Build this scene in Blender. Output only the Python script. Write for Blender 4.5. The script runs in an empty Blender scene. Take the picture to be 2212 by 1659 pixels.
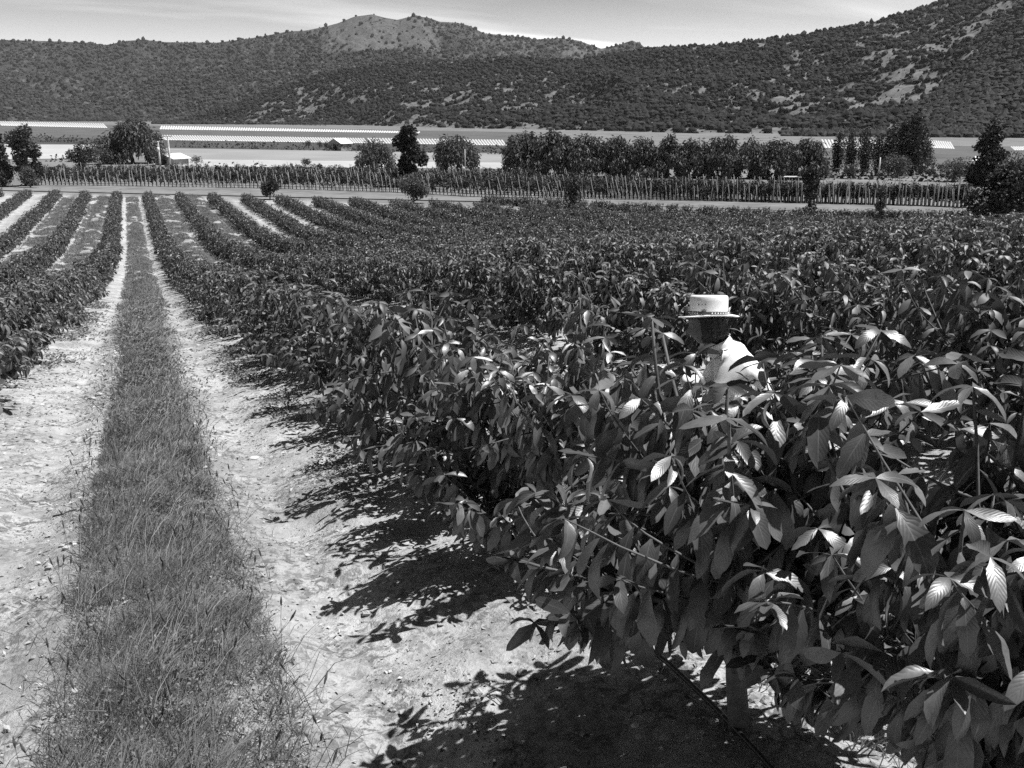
import bpy, bmesh, math, random
import numpy as np
from mathutils import Vector, Matrix

# ------------------------------------------------------------------ camera, sky, sun
scene = bpy.context.scene
COL = scene.collection
CAM_Z = 2.12
YAW, PITCH = math.radians(22.0), math.radians(16.2)
HFOV = math.radians(58.0)
cam_d = bpy.data.cameras.new("camera")
cam_d.sensor_width = 36.0
cam_d.lens = 18.0 / math.tan(HFOV / 2)
cam_d.clip_start, cam_d.clip_end = 0.05, 20000
cam = bpy.data.objects.new("camera", cam_d)
COL.objects.link(cam)
cam.location = (0, 0, CAM_Z)
cam.rotation_euler = (math.pi / 2 - PITCH, 0, -YAW)
scene.camera = cam

SUN_EL, SUN_AZ = math.radians(64), math.radians(109)      # azimuth clockwise from +Y
sun_d = bpy.data.lights.new("sun", 'SUN')
sun_d.energy = 5.0
sun_d.angle = math.radians(0.5)
sun_d.color = (1, 1, 1)                                     # black and white photograph
sun = bpy.data.objects.new("sun", sun_d)
COL.objects.link(sun)
sdir = Vector((math.sin(SUN_AZ) * math.cos(SUN_EL), math.cos(SUN_AZ) * math.cos(SUN_EL), math.sin(SUN_EL)))
sun.rotation_euler = sdir.to_track_quat('Z', 'Y').to_euler()

scene.view_settings.view_transform = 'Standard'
scene.view_settings.look = 'None'
scene.view_settings.exposure = 0.6
scene.view_settings.gamma = 1.0
scene.view_settings.use_curve_mapping = False
try:
    scene.cycles.max_bounces = 6
    scene.cycles.diffuse_bounces = 3
    scene.cycles.glossy_bounces = 2
    scene.cycles.transmission_bounces = 3
    scene.cycles.use_denoising = False
except Exception:
    pass

world = bpy.data.worlds.new("World")
scene.world = world
world.use_nodes = True
wt = world.node_tree
wt.nodes.clear()
def wn(t, **kw):
    n = wt.nodes.new(t)
    for k, v in kw.items():
        setattr(n, k, v)
    return n
w_out = wn('ShaderNodeOutputWorld'); w_bg = wn('ShaderNodeBackground')
w_sky = wn('ShaderNodeTexSky', sky_type='NISHITA', sun_disc=False, sun_elevation=SUN_EL, sun_rotation=SUN_AZ,
           altitude=300, air_density=0.3, dust_density=0.7, ozone_density=1.0)
w_bw = wn('ShaderNodeVectorMath', operation='DOT_PRODUCT'); w_bw.inputs[1].default_value = (.85, .15, 0)
w_tc = wn('ShaderNodeTexCoord'); w_map = wn('ShaderNodeMapping')
# thin cirrus drawn out along one direction
w_sep = wn('ShaderNodeSeparateXYZ')
w_add = wn('ShaderNodeMath', operation='ADD'); w_add.inputs[1].default_value = 0.16
w_dx = wn('ShaderNodeMath', operation='DIVIDE'); w_dy = wn('ShaderNodeMath', operation='DIVIDE')
w_cmb = wn('ShaderNodeCombineXYZ')
w_map.inputs['Rotation'].default_value = (0, 0, math.radians(-35))
w_map.inputs['Scale'].default_value = (0.22, 1.0, 1.0)
w_map.inputs['Location'].default_value = (0.35, 0.55, 0)
w_noise = wn('ShaderNodeTexNoise'); w_noise.inputs['Scale'].default_value = 1.6
w_noise.inputs['Detail'].default_value = 7; w_noise.inputs['Roughness'].default_value = 0.5
w_noise.inputs['Distortion'].default_value = 0.5
w_ramp = wn('ShaderNodeValToRGB')
w_ramp.color_ramp.elements[0].position = 0.46; w_ramp.color_ramp.elements[0].color = (0, 0, 0, 1)
w_ramp.color_ramp.elements[1].position = 0.62; w_ramp.color_ramp.elements[1].color = (1, 1, 1, 1)
w_mul = wn('ShaderNodeMath', operation='MULTIPLY'); w_mul.inputs[1].default_value = 0.6
w_one = wn('ShaderNodeMath', operation='ADD'); w_one.inputs[1].default_value = 1.0
w_fin = wn('ShaderNodeMath', operation='MULTIPLY')
L = wt.links.new
VEIL = 6.6
L(w_tc.outputs['Generated'], w_sep.inputs[0])
L(w_sep.outputs['Z'], w_add.inputs[0])
L(w_sep.outputs['X'], w_dx.inputs[0]); L(w_add.outputs[0], w_dx.inputs[1])
L(w_sep.outputs['Y'], w_dy.inputs[0]); L(w_add.outputs[0], w_dy.inputs[1])
L(w_dx.outputs[0], w_cmb.inputs[0]); L(w_dy.outputs[0], w_cmb.inputs[1])
L(w_cmb.outputs[0], w_map.inputs['Vector']); L(w_map.outputs[0], w_noise.inputs['Vector'])
L(w_noise.outputs['Fac'], w_ramp.inputs[0]); L(w_ramp.outputs[0], w_mul.inputs[0])
w_hz = wn('ShaderNodeMapRange'); w_hz.inputs['From Min'].default_value = 0.02; w_hz.inputs['From Max'].default_value = 0.17
w_hz.inputs['To Min'].default_value = 1.0; w_hz.inputs['To Max'].default_value = 0.0
w_hm = wn('ShaderNodeMath', operation='MULTIPLY'); w_hm.inputs[1].default_value = VEIL
w_sum = wn('ShaderNodeMath', operation='ADD'); w_cl = wn('ShaderNodeMath', operation='MULTIPLY')
L(w_sep.outputs['Z'], w_hz.inputs['Value']); L(w_hz.outputs[0], w_hm.inputs[0])
w_hp = wn('ShaderNodeMath', operation='ADD'); w_hp.inputs[1].default_value = 0.5
L(w_hm.outputs[0], w_hp.inputs[0]); L(w_hp.outputs[0], w_cl.inputs[0]); L(w_mul.outputs[0], w_cl.inputs[1])
L(w_hm.outputs[0], w_sum.inputs[0]); L(w_cl.outputs[0], w_sum.inputs[1]); L(w_sum.outputs[0], w_one.inputs[0])
L(w_sky.outputs[0], w_bw.inputs[0]); L(w_bw.outputs['Value'], w_fin.inputs[0]); L(w_one.outputs[0], w_fin.inputs[1])
L(w_fin.outputs[0], w_bg.inputs['Color'])
w_bg.inputs['Strength'].default_value = 0.05
L(w_bg.outputs[0], w_out.inputs['Surface'])

# ------------------------------------------------------------------ helpers
rs = np.random.RandomState(11)
random.seed(11)
FPX = 1106.0 / math.tan(HFOV / 2)                          # focal length in the 2212 px wide photograph
F_H = np.array([math.sin(YAW), math.cos(YAW), 0.0]); R_H = np.array([math.cos(YAW), -math.sin(YAW), 0.0])
UP = np.array([0, 0, 1.0])

def ray(px, py):
    a, b = (px - 1106.0) / FPX, (829.5 - py) / FPX
    fwd = F_H * math.cos(PITCH) - UP * math.sin(PITCH)
    up = UP * math.cos(PITCH) + F_H * math.sin(PITCH)
    d = fwd + a * R_H + b * up
    return d / np.linalg.norm(d)

def lattice(ix, iy, seed):
    h = (ix.astype(np.int64) * 374761393 + iy.astype(np.int64) * 668265263 + seed * 1442695041) & 0x7fffffff
    h = ((h ^ (h >> 13)) * 1274126177) & 0x7fffffff
    h = (h ^ (h >> 16)) & 0xffff
    return h / 65535.0

def vnoise(x, y, seed=0):
    x = np.asarray(x, float); y = np.asarray(y, float)
    ix, iy = np.floor(x), np.floor(y)
    fx, fy = x - ix, y - iy
    fx, fy = fx * fx * (3 - 2 * fx), fy * fy * (3 - 2 * fy)
    a = lattice(ix, iy, seed); b = lattice(ix + 1, iy, seed); c = lattice(ix, iy + 1, seed); d = lattice(ix + 1, iy + 1, seed)
    return (a * (1 - fx) + b * fx) * (1 - fy) + (c * (1 - fx) + d * fx) * fy

def fbm(x, y, oct=4, seed=0, gain=0.5):
    s, amp, tot = 0.0, 1.0, 0.0
    for o in range(oct):
        s = s + amp * vnoise(np.asarray(x) * 2 ** o + 17.3 * o, np.asarray(y) * 2 ** o - 9.1 * o, seed + o)
        tot += amp; amp *= gain
    return s / tot

# terrain profile down the slope (v = along the rows), relative to the ground under the camera
_pv = np.array([-400, -30, 0, 2.34, 4.05, 5.02, 10.2, 11.4, 17.4, 34.8, 54, 82, 110, 146, 250, 420, 700, 1500, 6000.0])
_pz = np.array([18, 1.4, 0, -.13, -.25, -.32, -.96, -1.12, -1.78, -4.15, -6.3, -8.1, -8.45, -8.7, -9.4, -10.0, -10.4, -10.8, -11.0])
def _herm(v):
    v = np.clip(np.asarray(v, float), _pv[0], _pv[-1] - 1e-6)
    sl = np.diff(_pz) / np.diff(_pv)
    m = np.empty(len(_pv)); m[0], m[-1] = sl[0], sl[-1]
    m[1:-1] = np.where(sl[1:] * sl[:-1] > 0, 2 * sl[1:] * sl[:-1] / (sl[1:] + sl[:-1] - 1e-12), 0)
    i = np.clip(np.searchsorted(_pv, v, 'right') - 1, 0, len(_pv) - 2)
    h = _pv[i + 1] - _pv[i]; t = (v - _pv[i]) / h
    return ((2 * t**3 - 3 * t**2 + 1) * _pz[i] + (t**3 - 2 * t**2 + t) * h * m[i] + (-2 * t**3 + 3 * t**2) * _pz[i + 1] + (t**3 - t**2) * h * m[i + 1])

ROW0, ROWS = 1.84, 3.8
UMAX = 53.0
def vfar(u):
    u = np.asarray(u, float)
    return np.interp(u, [-80, -17, .6, 17, 36.5, 46, 53], [205, 149, 135, 121, 100, 88, 72])
def row_dist(u):
    return np.abs(((np.asarray(u, float) - ROW0 + ROWS / 2) % ROWS) - ROWS / 2)
def gz(u, v, fine=True):
    u = np.asarray(u, float); v = np.asarray(v, float)
    z = _herm(v)
    if fine:
        inside = np.clip((vfar(u) - v) / 6, 0, 1) * np.clip((UMAX + 2 - u) / 4, 0, 1)
        rd = row_dist(u)
        mid = ROWS / 2 - rd
        z = z + inside * (0.10 * np.exp(-(rd / .5) ** 2) - 0.075 * np.exp(-((mid - .80) / .20) ** 2) + 0.03 * np.exp(-(mid / .35) ** 2))
        dist = np.hypot(u, v)
        fade = np.clip(1 - dist / 40, 0, 1)
        z = z + fade * .05 * (np.abs(fbm(u * 3.1, v * 2.2, 3, 15) - .5) * -2) + fade * (0.15 * (fbm(u * 1.6, v * 1.6, 3, 5) - .5) + 0.045 * (fbm(u * 7, v * 7, 3, 9) - .5))
    return z
def gz1(u, v, fine=True):
    return float(gz(np.array([u]), np.array([v]), fine)[0])

def P(px, py):
    """point of the ground seen at a pixel of the 2212 x 1659 photograph"""
    d = ray(px, py); o = np.array([0, 0, CAM_Z])
    ts = np.concatenate([np.arange(.5, 60, .05), np.geomspace(60, 6000, 4000)])
    pts = o + ts[:, None] * d
    below = pts[:, 2] < gz(pts[:, 0], pts[:, 1], False)
    k = int(np.argmax(below)) if below.any() else len(ts) - 1
    p = pts[k].copy(); p[2] = gz1(p[0], p[1])
    return p
def depth(p):
    return float(p[0] * F_H[0] + p[1] * F_H[1])
def at(px, py, Z):
    """point at forward distance Z behind a pixel"""
    d = ray(px, py)
    return np.array([0, 0, CAM_Z]) + d * (Z / (d[0] * F_H[0] + d[1] * F_H[1]))

def mk(name, V, F, mat=None, parent=None, smooth=True, attrs=None, uv=None, link=True):
    V = np.asarray(V, np.float32).reshape(-1, 3)
    if isinstance(F, np.ndarray): F = [F]
    F = [np.asarray(f, np.int32) for f in F if len(f)]
    me = bpy.data.meshes.new(name)
    me.vertices.add(len(V)); me.vertices.foreach_set('co', V.ravel())
    loops = np.concatenate([f.ravel() for f in F]); tot = np.concatenate([np.full(len(f), f.shape[1], np.int32) for f in F])
    me.loops.add(len(loops)); me.loops.foreach_set('vertex_index', loops)
    me.polygons.add(len(tot)); me.polygons.foreach_set('loop_start', np.concatenate([[0], np.cumsum(tot)[:-1]]).astype(np.int32))
    me.polygons.foreach_set('use_smooth', np.full(len(tot), smooth))
    for k, a in (attrs or {}).items():
        at_ = me.attributes.new(k, 'FLOAT', 'POINT'); at_.data.foreach_set('value', np.asarray(a, np.float32))
    if uv is not None:
        ul = me.uv_layers.new(name='UVMap'); ul.data.foreach_set('uv', np.asarray(uv, np.float32)[loops].ravel())
    me.update(calc_edges=True); me.validate(verbose=False)
    if mat: me.materials.append(mat)
    if not link: return me
    return add(name, me, parent)
def add(name, me, parent=None):
    o = bpy.data.objects.new(name, me); COL.objects.link(o)
    if parent: o.parent = parent
    return o
def tag(o, label=None, cat=None, group=None, kind=None):
    if label: o['label'] = label
    if cat: o['category'] = cat
    if group: o['group'] = group
    if kind: o['kind'] = kind
    return o
def empty(name, loc, label=None, cat=None, group=None, rz=0):
    o = bpy.data.objects.new(name, None); COL.objects.link(o)
    o.location = tuple(float(c) for c in loc); o.rotation_euler = (0, 0, rz); o.empty_display_size = .2
    return tag(o, label, cat, group)

class MB:
    def __init__(s): s.V, s.F, s.n = [], {}, 0
    def put(s, V, F):
        V = np.asarray(V, float).reshape(-1, 3); F = [F] if isinstance(F, np.ndarray) else F
        for f in F:
            f = np.asarray(f)
            if len(f): s.F.setdefault(f.shape[1], []).append(f + s.n)
        s.V.append(V); s.n += len(V); return s
    def box(s, c, d, rz=0, M=None):
        x, y, z = np.array(d) / 2
        v = np.array([[sx * x, sy * y, sz * z] for sz in (-1, 1) for sy in (-1, 1) for sx in (-1, 1)])
        cz, sn = math.cos(rz), math.sin(rz)
        v = np.c_[v[:, 0] * cz - v[:, 1] * sn, v[:, 0] * sn + v[:, 1] * cz, v[:, 2]]
        if M is not None: v = v @ np.asarray(M).T
        return s.put(v + np.array(c), np.array([[0, 2, 3, 1], [4, 5, 7, 6], [0, 1, 5, 4], [2, 6, 7, 3], [0, 4, 6, 2], [1, 3, 7, 5]]))
    def tube(s, pts, rad, k=6): return s.put(*tube(pts, rad, k))
    def build(s, name, mat, parent=None, smooth=False, link=True):
        return mk(name, np.concatenate(s.V), [np.concatenate(f) for f in s.F.values()], mat, parent, smooth, link=link)

def nrm(a): return a / np.maximum(np.linalg.norm(a, axis=-1, keepdims=True), 1e-9)
def tube(pts, rad, k=6):
    pts = np.asarray(pts, float); n = len(pts); rad = np.broadcast_to(np.asarray(rad, float), (n,))
    T = nrm(np.gradient(pts, axis=0))
    ref = np.array([1.0, 0, 0]) if abs(T[0][2]) > .8 else UP
    A = nrm(np.cross(T, ref)); B = np.cross(T, A)
    th = np.arange(k) * 2 * math.pi / k
    V = pts[:, None] + rad[:, None, None] * (np.cos(th)[None, :, None] * A[:, None] + np.sin(th)[None, :, None] * B[:, None])
    i = np.arange(n - 1)[:, None] * k; j = np.arange(k)[None]; j2 = (j + 1) % k
    Fq = np.stack([i + j, i + j2, i + k + j2, i + k + j], -1).reshape(-1, 4)
    Vv = np.concatenate([V.reshape(-1, 3), pts[:1], pts[-1:]])
    jj = np.arange(k)
    cap = np.concatenate([np.stack([np.full(k, n * k), (jj + 1) % k, jj], -1), np.stack([np.full(k, n * k + 1), (n - 1) * k + jj, (n - 1) * k + (jj + 1) % k], -1)])
    return Vv, [Fq, cap]
def lathe(prof, k=24, sx=1.0, sy=1.0):
    prof = np.asarray(prof, float); n = len(prof); th = np.arange(k) * 2 * math.pi / k
    V = np.stack([prof[:, 0, None] * np.cos(th) * sx, prof[:, 0, None] * np.sin(th) * sy, np.repeat(prof[:, 1, None], k, 1)], -1).reshape(-1, 3)
    i = np.arange(n - 1)[:, None] * k; j = np.arange(k)[None]; j2 = (j + 1) % k
    return V, np.stack([i + j, i + j2, i + k + j2, i + k + j], -1).reshape(-1, 4)

# ------------------------------------------------------------------ materials (greys: the photograph is black and white)
def G(v): return (v, v, v, 1)
def mat_base(name):
    m = bpy.data.materials.new(name); m.use_nodes = True
    nt = m.node_tree; b = nt.nodes['Principled BSDF']
    return m, nt, b
def node(nt, t, **kw):
    n = nt.nodes.new(t)
    for k, v in kw.items(): setattr(n, k, v)
    return n
def ramp(nt, src, stops):
    r = node(nt, 'ShaderNodeValToRGB'); e = r.color_ramp.elements
    while len(e) < len(stops): e.new(0.5)
    for el, (p, v) in zip(e, stops): el.position = p; el.color = G(v)
    nt.links.new(src, r.inputs[0]); return r.outputs[0]
def noise_tex(nt, scale, detail=5, rough=.55, coord='Object', dist=0, vec=None):
    if vec is None:
        vec = node(nt, 'ShaderNodeTexCoord').outputs[coord] if coord != 'Position' else node(nt, 'ShaderNodeNewGeometry').outputs['Position']
    n = node(nt, 'ShaderNodeTexNoise'); n.inputs['Scale'].default_value = scale; n.inputs['Detail'].default_value = detail
    n.inputs['Roughness'].default_value = rough; n.inputs['Distortion'].default_value = dist
    nt.links.new(vec, n.inputs['Vector']); return n.outputs['Fac']
def mix(nt, fac, a, b):
    m = node(nt, 'ShaderNodeMix', data_type='RGBA')
    for s, v in ((m.inputs[0], fac), (m.inputs[6], a), (m.inputs[7], b)):
        if isinstance(v, (int, float)): s.default_value = v if s.type == 'VALUE' else G(v)
        else: nt.links.new(v, s)
    return m.outputs[2]
def math_n(nt, op, a, b=None, clamp=False):
    m = node(nt, 'ShaderNodeMath', operation=op); m.use_clamp = clamp
    for s, v in ((m.inputs[0], a), (m.inputs[1], b)):
        if v is None: continue
        if isinstance(v, (int, float)): s.default_value = v
        else: nt.links.new(v, s)
    return m.outputs[0]
def bump(nt, b, h, strength=.5, dist=.02, normal=None):
    n = node(nt, 'ShaderNodeBump'); n.inputs['Strength'].default_value = strength; n.inputs['Distance'].default_value = dist
    nt.links.new(h, n.inputs['Height'])
    if normal is not None: nt.links.new(normal, n.inputs['Normal'])
    if b is not None: nt.links.new(n.outputs[0], b.inputs['Normal'])
    return n.outputs[0]
def attr(nt, name): 
    a = node(nt, 'ShaderNodeAttribute'); a.attribute_name = name; return a.outputs['Fac']

def plain(name, lo, hi, scale=8, rough=.7, bs=0.0, bd=.01, coord='Object', spec=.5):
    m, nt, b = mat_base(name)
    f = noise_tex(nt, scale, 6, .6, coord)
    nt.links.new(ramp(nt, f, [(.3, lo), (.7, hi)]), b.inputs['Base Color'])
    b.inputs['Roughness'].default_value = rough; b.inputs['Specular IOR Level'].default_value = spec
    if bs: bump(nt, b, f, bs, bd)
    return m

def leaf_material(name, lo, hi, under, rough=.36, veins=True, trans=.12, spec=.5):
    m, nt, b = mat_base(name)
    tone = attr(nt, 'tone')
    up = ramp(nt, tone, [(0, lo), (1, hi)])
    if veins: up = mix(nt, math_n(nt, 'MULTIPLY', ramp(nt, noise_tex(nt, 38, 5, .65), [(.45, 0), (.7, 1)]), .45), up, lo * .7)
    geo = node(nt, 'ShaderNodeNewGeometry')
    b.inputs['Specular IOR Level'].default_value = spec
    if veins:
        uvn = node(nt, 'ShaderNodeUVMap'); sep = node(nt, 'ShaderNodeSeparateXYZ'); nt.links.new(uvn.outputs[0], sep.inputs[0])
        s = math_n(nt, 'ABSOLUTE', math_n(nt, 'SUBTRACT', sep.outputs[0], .5))
        wob = math_n(nt, 'MULTIPLY', noise_tex(nt, 9.0, 3, .6), .09)
        w = math_n(nt, 'SINE', math_n(nt, 'MULTIPLY', math_n(nt, 'ADD', wob, math_n(nt, 'SUBTRACT', sep.outputs[1], math_n(nt, 'MULTIPLY', s, .55))), 30.0))
        rib = math_n(nt, 'ABSOLUTE', w)
        mid = math_n(nt, 'MULTIPLY', s, 24.0, True)
        h = math_n(nt, 'MULTIPLY', rib, mid)
        bl = noise_tex(nt, 70, 3, .5)
        bump(nt, b, math_n(nt, 'ADD', h, math_n(nt, 'MULTIPLY', bl, 1.8)), .11, .003)
        up = mix(nt, math_n(nt, 'SUBTRACT', 1.0, mid), up, .14)
    col = mix(nt, geo.outputs['Backfacing'], up, under)
    nt.links.new(col, b.inputs['Base Color'])
    rg = node(nt, 'ShaderNodeMix', data_type='FLOAT'); nt.links.new(geo.outputs['Backfacing'], rg.inputs[0])
    rg.inputs[2].default_value = rough; rg.inputs[3].default_value = .65
    nt.links.new(rg.outputs[0], b.inputs['Roughness'])
    if trans:
        t = node(nt, 'ShaderNodeBsdfTranslucent'); nt.links.new(col, t.inputs['Color'])
        mx = node(nt, 'ShaderNodeMixShader'); mx.inputs[0].default_value = trans
        out = nt.nodes['Material Output']
        nt.links.new(b.outputs[0], mx.inputs[1]); nt.links.new(t.outputs[0], mx.inputs[2]); nt.links.new(mx.outputs[0], out.inputs['Surface'])
    return m

def soil_material():
    m, nt, b = mat_base('dry_soil')
    pos = node(nt, 'ShaderNodeNewGeometry').outputs['Position']
    big = noise_tex(nt, .9, 6, .6, vec=pos); med = noise_tex(nt, 6, 8, .68, vec=pos, dist=.4); fin = noise_tex(nt, 42, 6, .7, vec=pos)
    c = ramp(nt, med, [(.26, .22), (.40, .40), (.52, .49), (.75, .57)])
    deb = noise_tex(nt, 17, 7, .72, vec=pos, dist=.8); pat = noise_tex(nt, 1.7, 4, .6, vec=pos)
    c = mix(nt, math_n(nt, 'MULTIPLY', ramp(nt, deb, [(.46, 0), (.56, 1)]), ramp(nt, pat, [(.42, .08), (.58, .95)])), c, .13)
    c = mix(nt, math_n(nt, 'MULTIPLY', ramp(nt, big, [(.45, 0), (.62, 1)]), .55), c, .22)
    c2 = mix(nt, ramp(nt, fin, [(.30, .6), (.42, 0)]), c, .16)
    grassy = attr(nt, 'grassy')
    gcol = ramp(nt, noise_tex(nt, .06, 8, .65, vec=pos), [(.35, .07), (.65, .16)])
    c3 = mix(nt, grassy, c2, gcol)
    nt.links.new(c3, b.inputs['Base Color'])
    b.inputs['Roughness'].default_value = .95; b.inputs['Specular IOR Level'].default_value = .15
    h = math_n(nt, 'ADD', math_n(nt, 'MULTIPLY', med, 1.0), math_n(nt, 'MULTIPLY', fin, .35))
    bump(nt, b, h, .8, .06)
    return m

M = {}
M['soil'] = soil_material()
M['leaf'] = leaf_material('orchard_leaf', .05, .14, .13, rough=.41, spec=.85, trans=.07)
M['leaf_mid'] = leaf_material('orchard_leaf_middle', .055, .14, .12, rough=.5, veins=False, trans=.07, spec=.5)
M['leaf_far'] = leaf_material('orchard_leaf_distant', .05, .115, .13, rough=.5, veins=False, trans=.1, spec=.6)
M['bark'] = plain('young_bark', .07, .14, 30, .75, .4, .004)
M['shoot'] = plain('shoot_bark', .10, .2, 40, .55)
M['grass'] = leaf_material('grass_blade', .13, .46, .26, rough=.6, veins=False, trans=.3, spec=.3)
M['straw'] = leaf_material('dry_straw', .30, .52, .4, rough=.7, veins=False, trans=.15, spec=.3)
M['weed'] = leaf_material('weed_leaf', .07, .22, .15, rough=.55, veins=False, trans=.2, spec=.3)
M['litter'] = leaf_material('leaf_litter', .05, .36, .18, rough=.8, veins=False, trans=0, spec=.2)
M['tree'] = leaf_material('tree_foliage', .05, .125, .09, rough=.55, veins=False, trans=.15, spec=.35)
M['tree_dark'] = leaf_material('dark_tree_foliage', .028, .07, .05, rough=.55, veins=False, trans=.1, spec=.3)
M['vine'] = leaf_material('vine_foliage', .03, .07, .05, rough=.6, veins=False, trans=.1, spec=.3)
M['trunk'] = plain('old_bark', .05, .12, 6, .9, .5, .05)
M['pale_trunk'] = plain('pale_bark', .28, .42, 6, .9, .5, .05)
M['hose'] = plain('black_polyethylene', .012, .03, 20, .4)
M['post'] = plain('weathered_post', .34, .56, 6, .85)
M['concrete'] = plain('pale_concrete_pole', .6, .75, 4, .85)
M['cover'] = plain('dusty_plastic_sheet', .42, .62, .9, .6)
M['white'] = plain('white_sheet', .72, .85, 2, .6)
M['metal'] = plain('galvanised_metal', .6, .8, 3, .45)
M['dark'] = plain('dark_opening', .015, .03, 3, .9)
M['wall'] = plain('shed_wall', .25, .36, 3, .9)
M['stone'] = plain('pale_stone', .5, .7, 14, .9, .5, .02)

# ------------------------------------------------------------------ ground sheet
def stretch(lo, hi, step, a, b, g=1.06, smax=120):
    c = list(np.arange(a, b + 1e-6, step)); s = step; x = b; r = []
    while x < hi: s = min(s * g, smax); x += s; r.append(x)
    s = step; x = a; l = []
    while x > lo: s = min(s * g, smax); x -= s; l.append(x)
    return np.array(l[::-1] + c + r)
gu = stretch(-5000, 6000, .05, -2.6, 4.6); gv = stretch(-300, 7000, .05, 1.2, 9.5, 1.045)
UU, VV = np.meshgrid(gu, gv)
ZZ = gz(UU, VV)
nu, nv = len(gu), len(gv)
ii = (np.arange(nv - 1)[:, None] * nu + np.arange(nu - 1)[None]).ravel()
GF = np.stack([ii, ii + 1, ii + nu + 1, ii + nu], -1)
beyond = np.maximum(np.clip((VV - vfar(UU) - 4) / 4, 0, 1), np.clip((UU - UMAX - 3) / 4, 0, 1))
gn = fbm(UU * .35, VV * .35, 3, 31)
mid = ROWS / 2 - row_dist(UU)
stripw = np.exp(-(mid / .55) ** 2) * np.clip((gn - .32) * 3, 0, 1)
grassy = np.maximum(beyond * .8, .85 * stripw * (1 - beyond))
ground = mk('ground', np.stack([UU, VV, ZZ], -1).reshape(-1, 3), GF, M['soil'], attrs={'grassy': grassy.ravel()})
tag(ground, kind='structure')

# fields and the dirt road as sheets lying on the valley floor
def sheet(name, corners, mat, lift, nx=40, ny=6):
    A, B, C, D = [P(*c)[:2] for c in corners]                # near-left, near-right, far-right, far-left
    s, t = np.meshgrid(np.linspace(0, 1, nx), np.linspace(0, 1, ny))
    s, t = s[..., None], t[..., None]
    xy = (A * (1 - s) + B * s) * (1 - t) + (D * (1 - s) + C * s) * t
    z = gz(xy[..., 0], xy[..., 1], False) + lift
    V = np.concatenate([xy, z[..., None]], -1).reshape(-1, 3)
    i = (np.arange(ny - 1)[:, None] * nx + np.arange(nx - 1)[None]).ravel()
    return tag(mk(name, V, np.stack([i, i + 1, i + nx + 1, i + nx], -1), mat), kind='structure')
def field_mat(name, lo, hi, sc=.05):
    return plain(name, lo, hi, sc, .95, coord='Position', spec=.1)
fm_pale = field_mat('pale_stubble', .33, .42); fm_mid = field_mat('mown_field', .22, .28); fm_grey = field_mat('grey_crop', .08, .13)
fm_dry = field_mat('dry_grass', .11, .22, .3); fm_road = field_mat('dirt', .15, .23, .6); fm_dark = field_mat('dark_crop', .05, .085)
FIELD_SHEETS = [
    ('field', [(-60, 346), (240, 342), (240, 313), (-60, 312)], fm_pale, .10),
    ('field', [(330, 360), (1140, 366), (1140, 352), (330, 344)], fm_pale, .10),
    ('field', [(330, 344), (1140, 352), (1140, 333), (330, 321)], fm_mid, .11),
    ('field', [(-60, 312), (1140, 331), (1140, 312), (-60, 296)], fm_dark, .08),
    ('field', [(-60, 296), (1140, 310), (1140, 286), (-60, 264)], fm_grey, .09),
    ('field', [(1700, 352), (2300, 362), (2300, 318), (1700, 312)], fm_grey, .08),
    ('field', [(1080, 402), (2180, 424), (2180, 398), (1080, 381)], fm_dry, .08),
    ('field', [(40, 407), (1040, 432), (1080, 371), (60, 357)], fm_dry, .05),
    ('field', [(1040, 432), (2240, 462), (2240, 424), (1080, 402)], fm_dry, .05),
    ('dirt_road', [(-60, 411), (1050, 437), (1050, 429), (-60, 405)], fm_road, .12),
]
for a in FIELD_SHEETS: sheet(*a)

# ------------------------------------------------------------------ hills
def hill_mat(name, dark, light, patch=0.5):
    m, nt, b = mat_base(name)
    pos = node(nt, 'ShaderNodeNewGeometry').outputs['Position']
    bare = attr(nt, 'bare')
    f = noise_tex(nt, .05, 8, .7, vec=pos)
    lightc = ramp(nt, noise_tex(nt, .11, 9, .75, vec=pos, dist=.6), [(.34, light * .35), (.5, light * .8), (.7, light * 1.25)])
    darkc = ramp(nt, f, [(.35, dark * .7), (.65, dark * 1.4)])
    nt.links.new(mix(nt, bare, darkc, lightc), b.inputs['Base Color'])
    b.inputs['Roughness'].default_value = .95; b.inputs['Specular IOR Level'].default_value = .1
    return m
ICO = np.array([[0, 0, 1]] + [[.894 * math.cos(a), .894 * math.sin(a), .447] for a in np.arange(5) * 2 * math.pi / 5]
               + [[.894 * math.cos(a), .894 * math.sin(a), -.447] for a in np.arange(5) * 2 * math.pi / 5 + math.pi / 5] + [[0, 0, -1]])
ICF = []
for k in range(5):
    k2 = (k + 1) % 5
    ICF += [[0, 1 + k, 1 + k2], [1 + k, 6 + k, 1 + k2], [1 + k2, 6 + k, 6 + k2], [6 + k, 11, 6 + k2]]
ICF = np.array(ICF)

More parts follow.
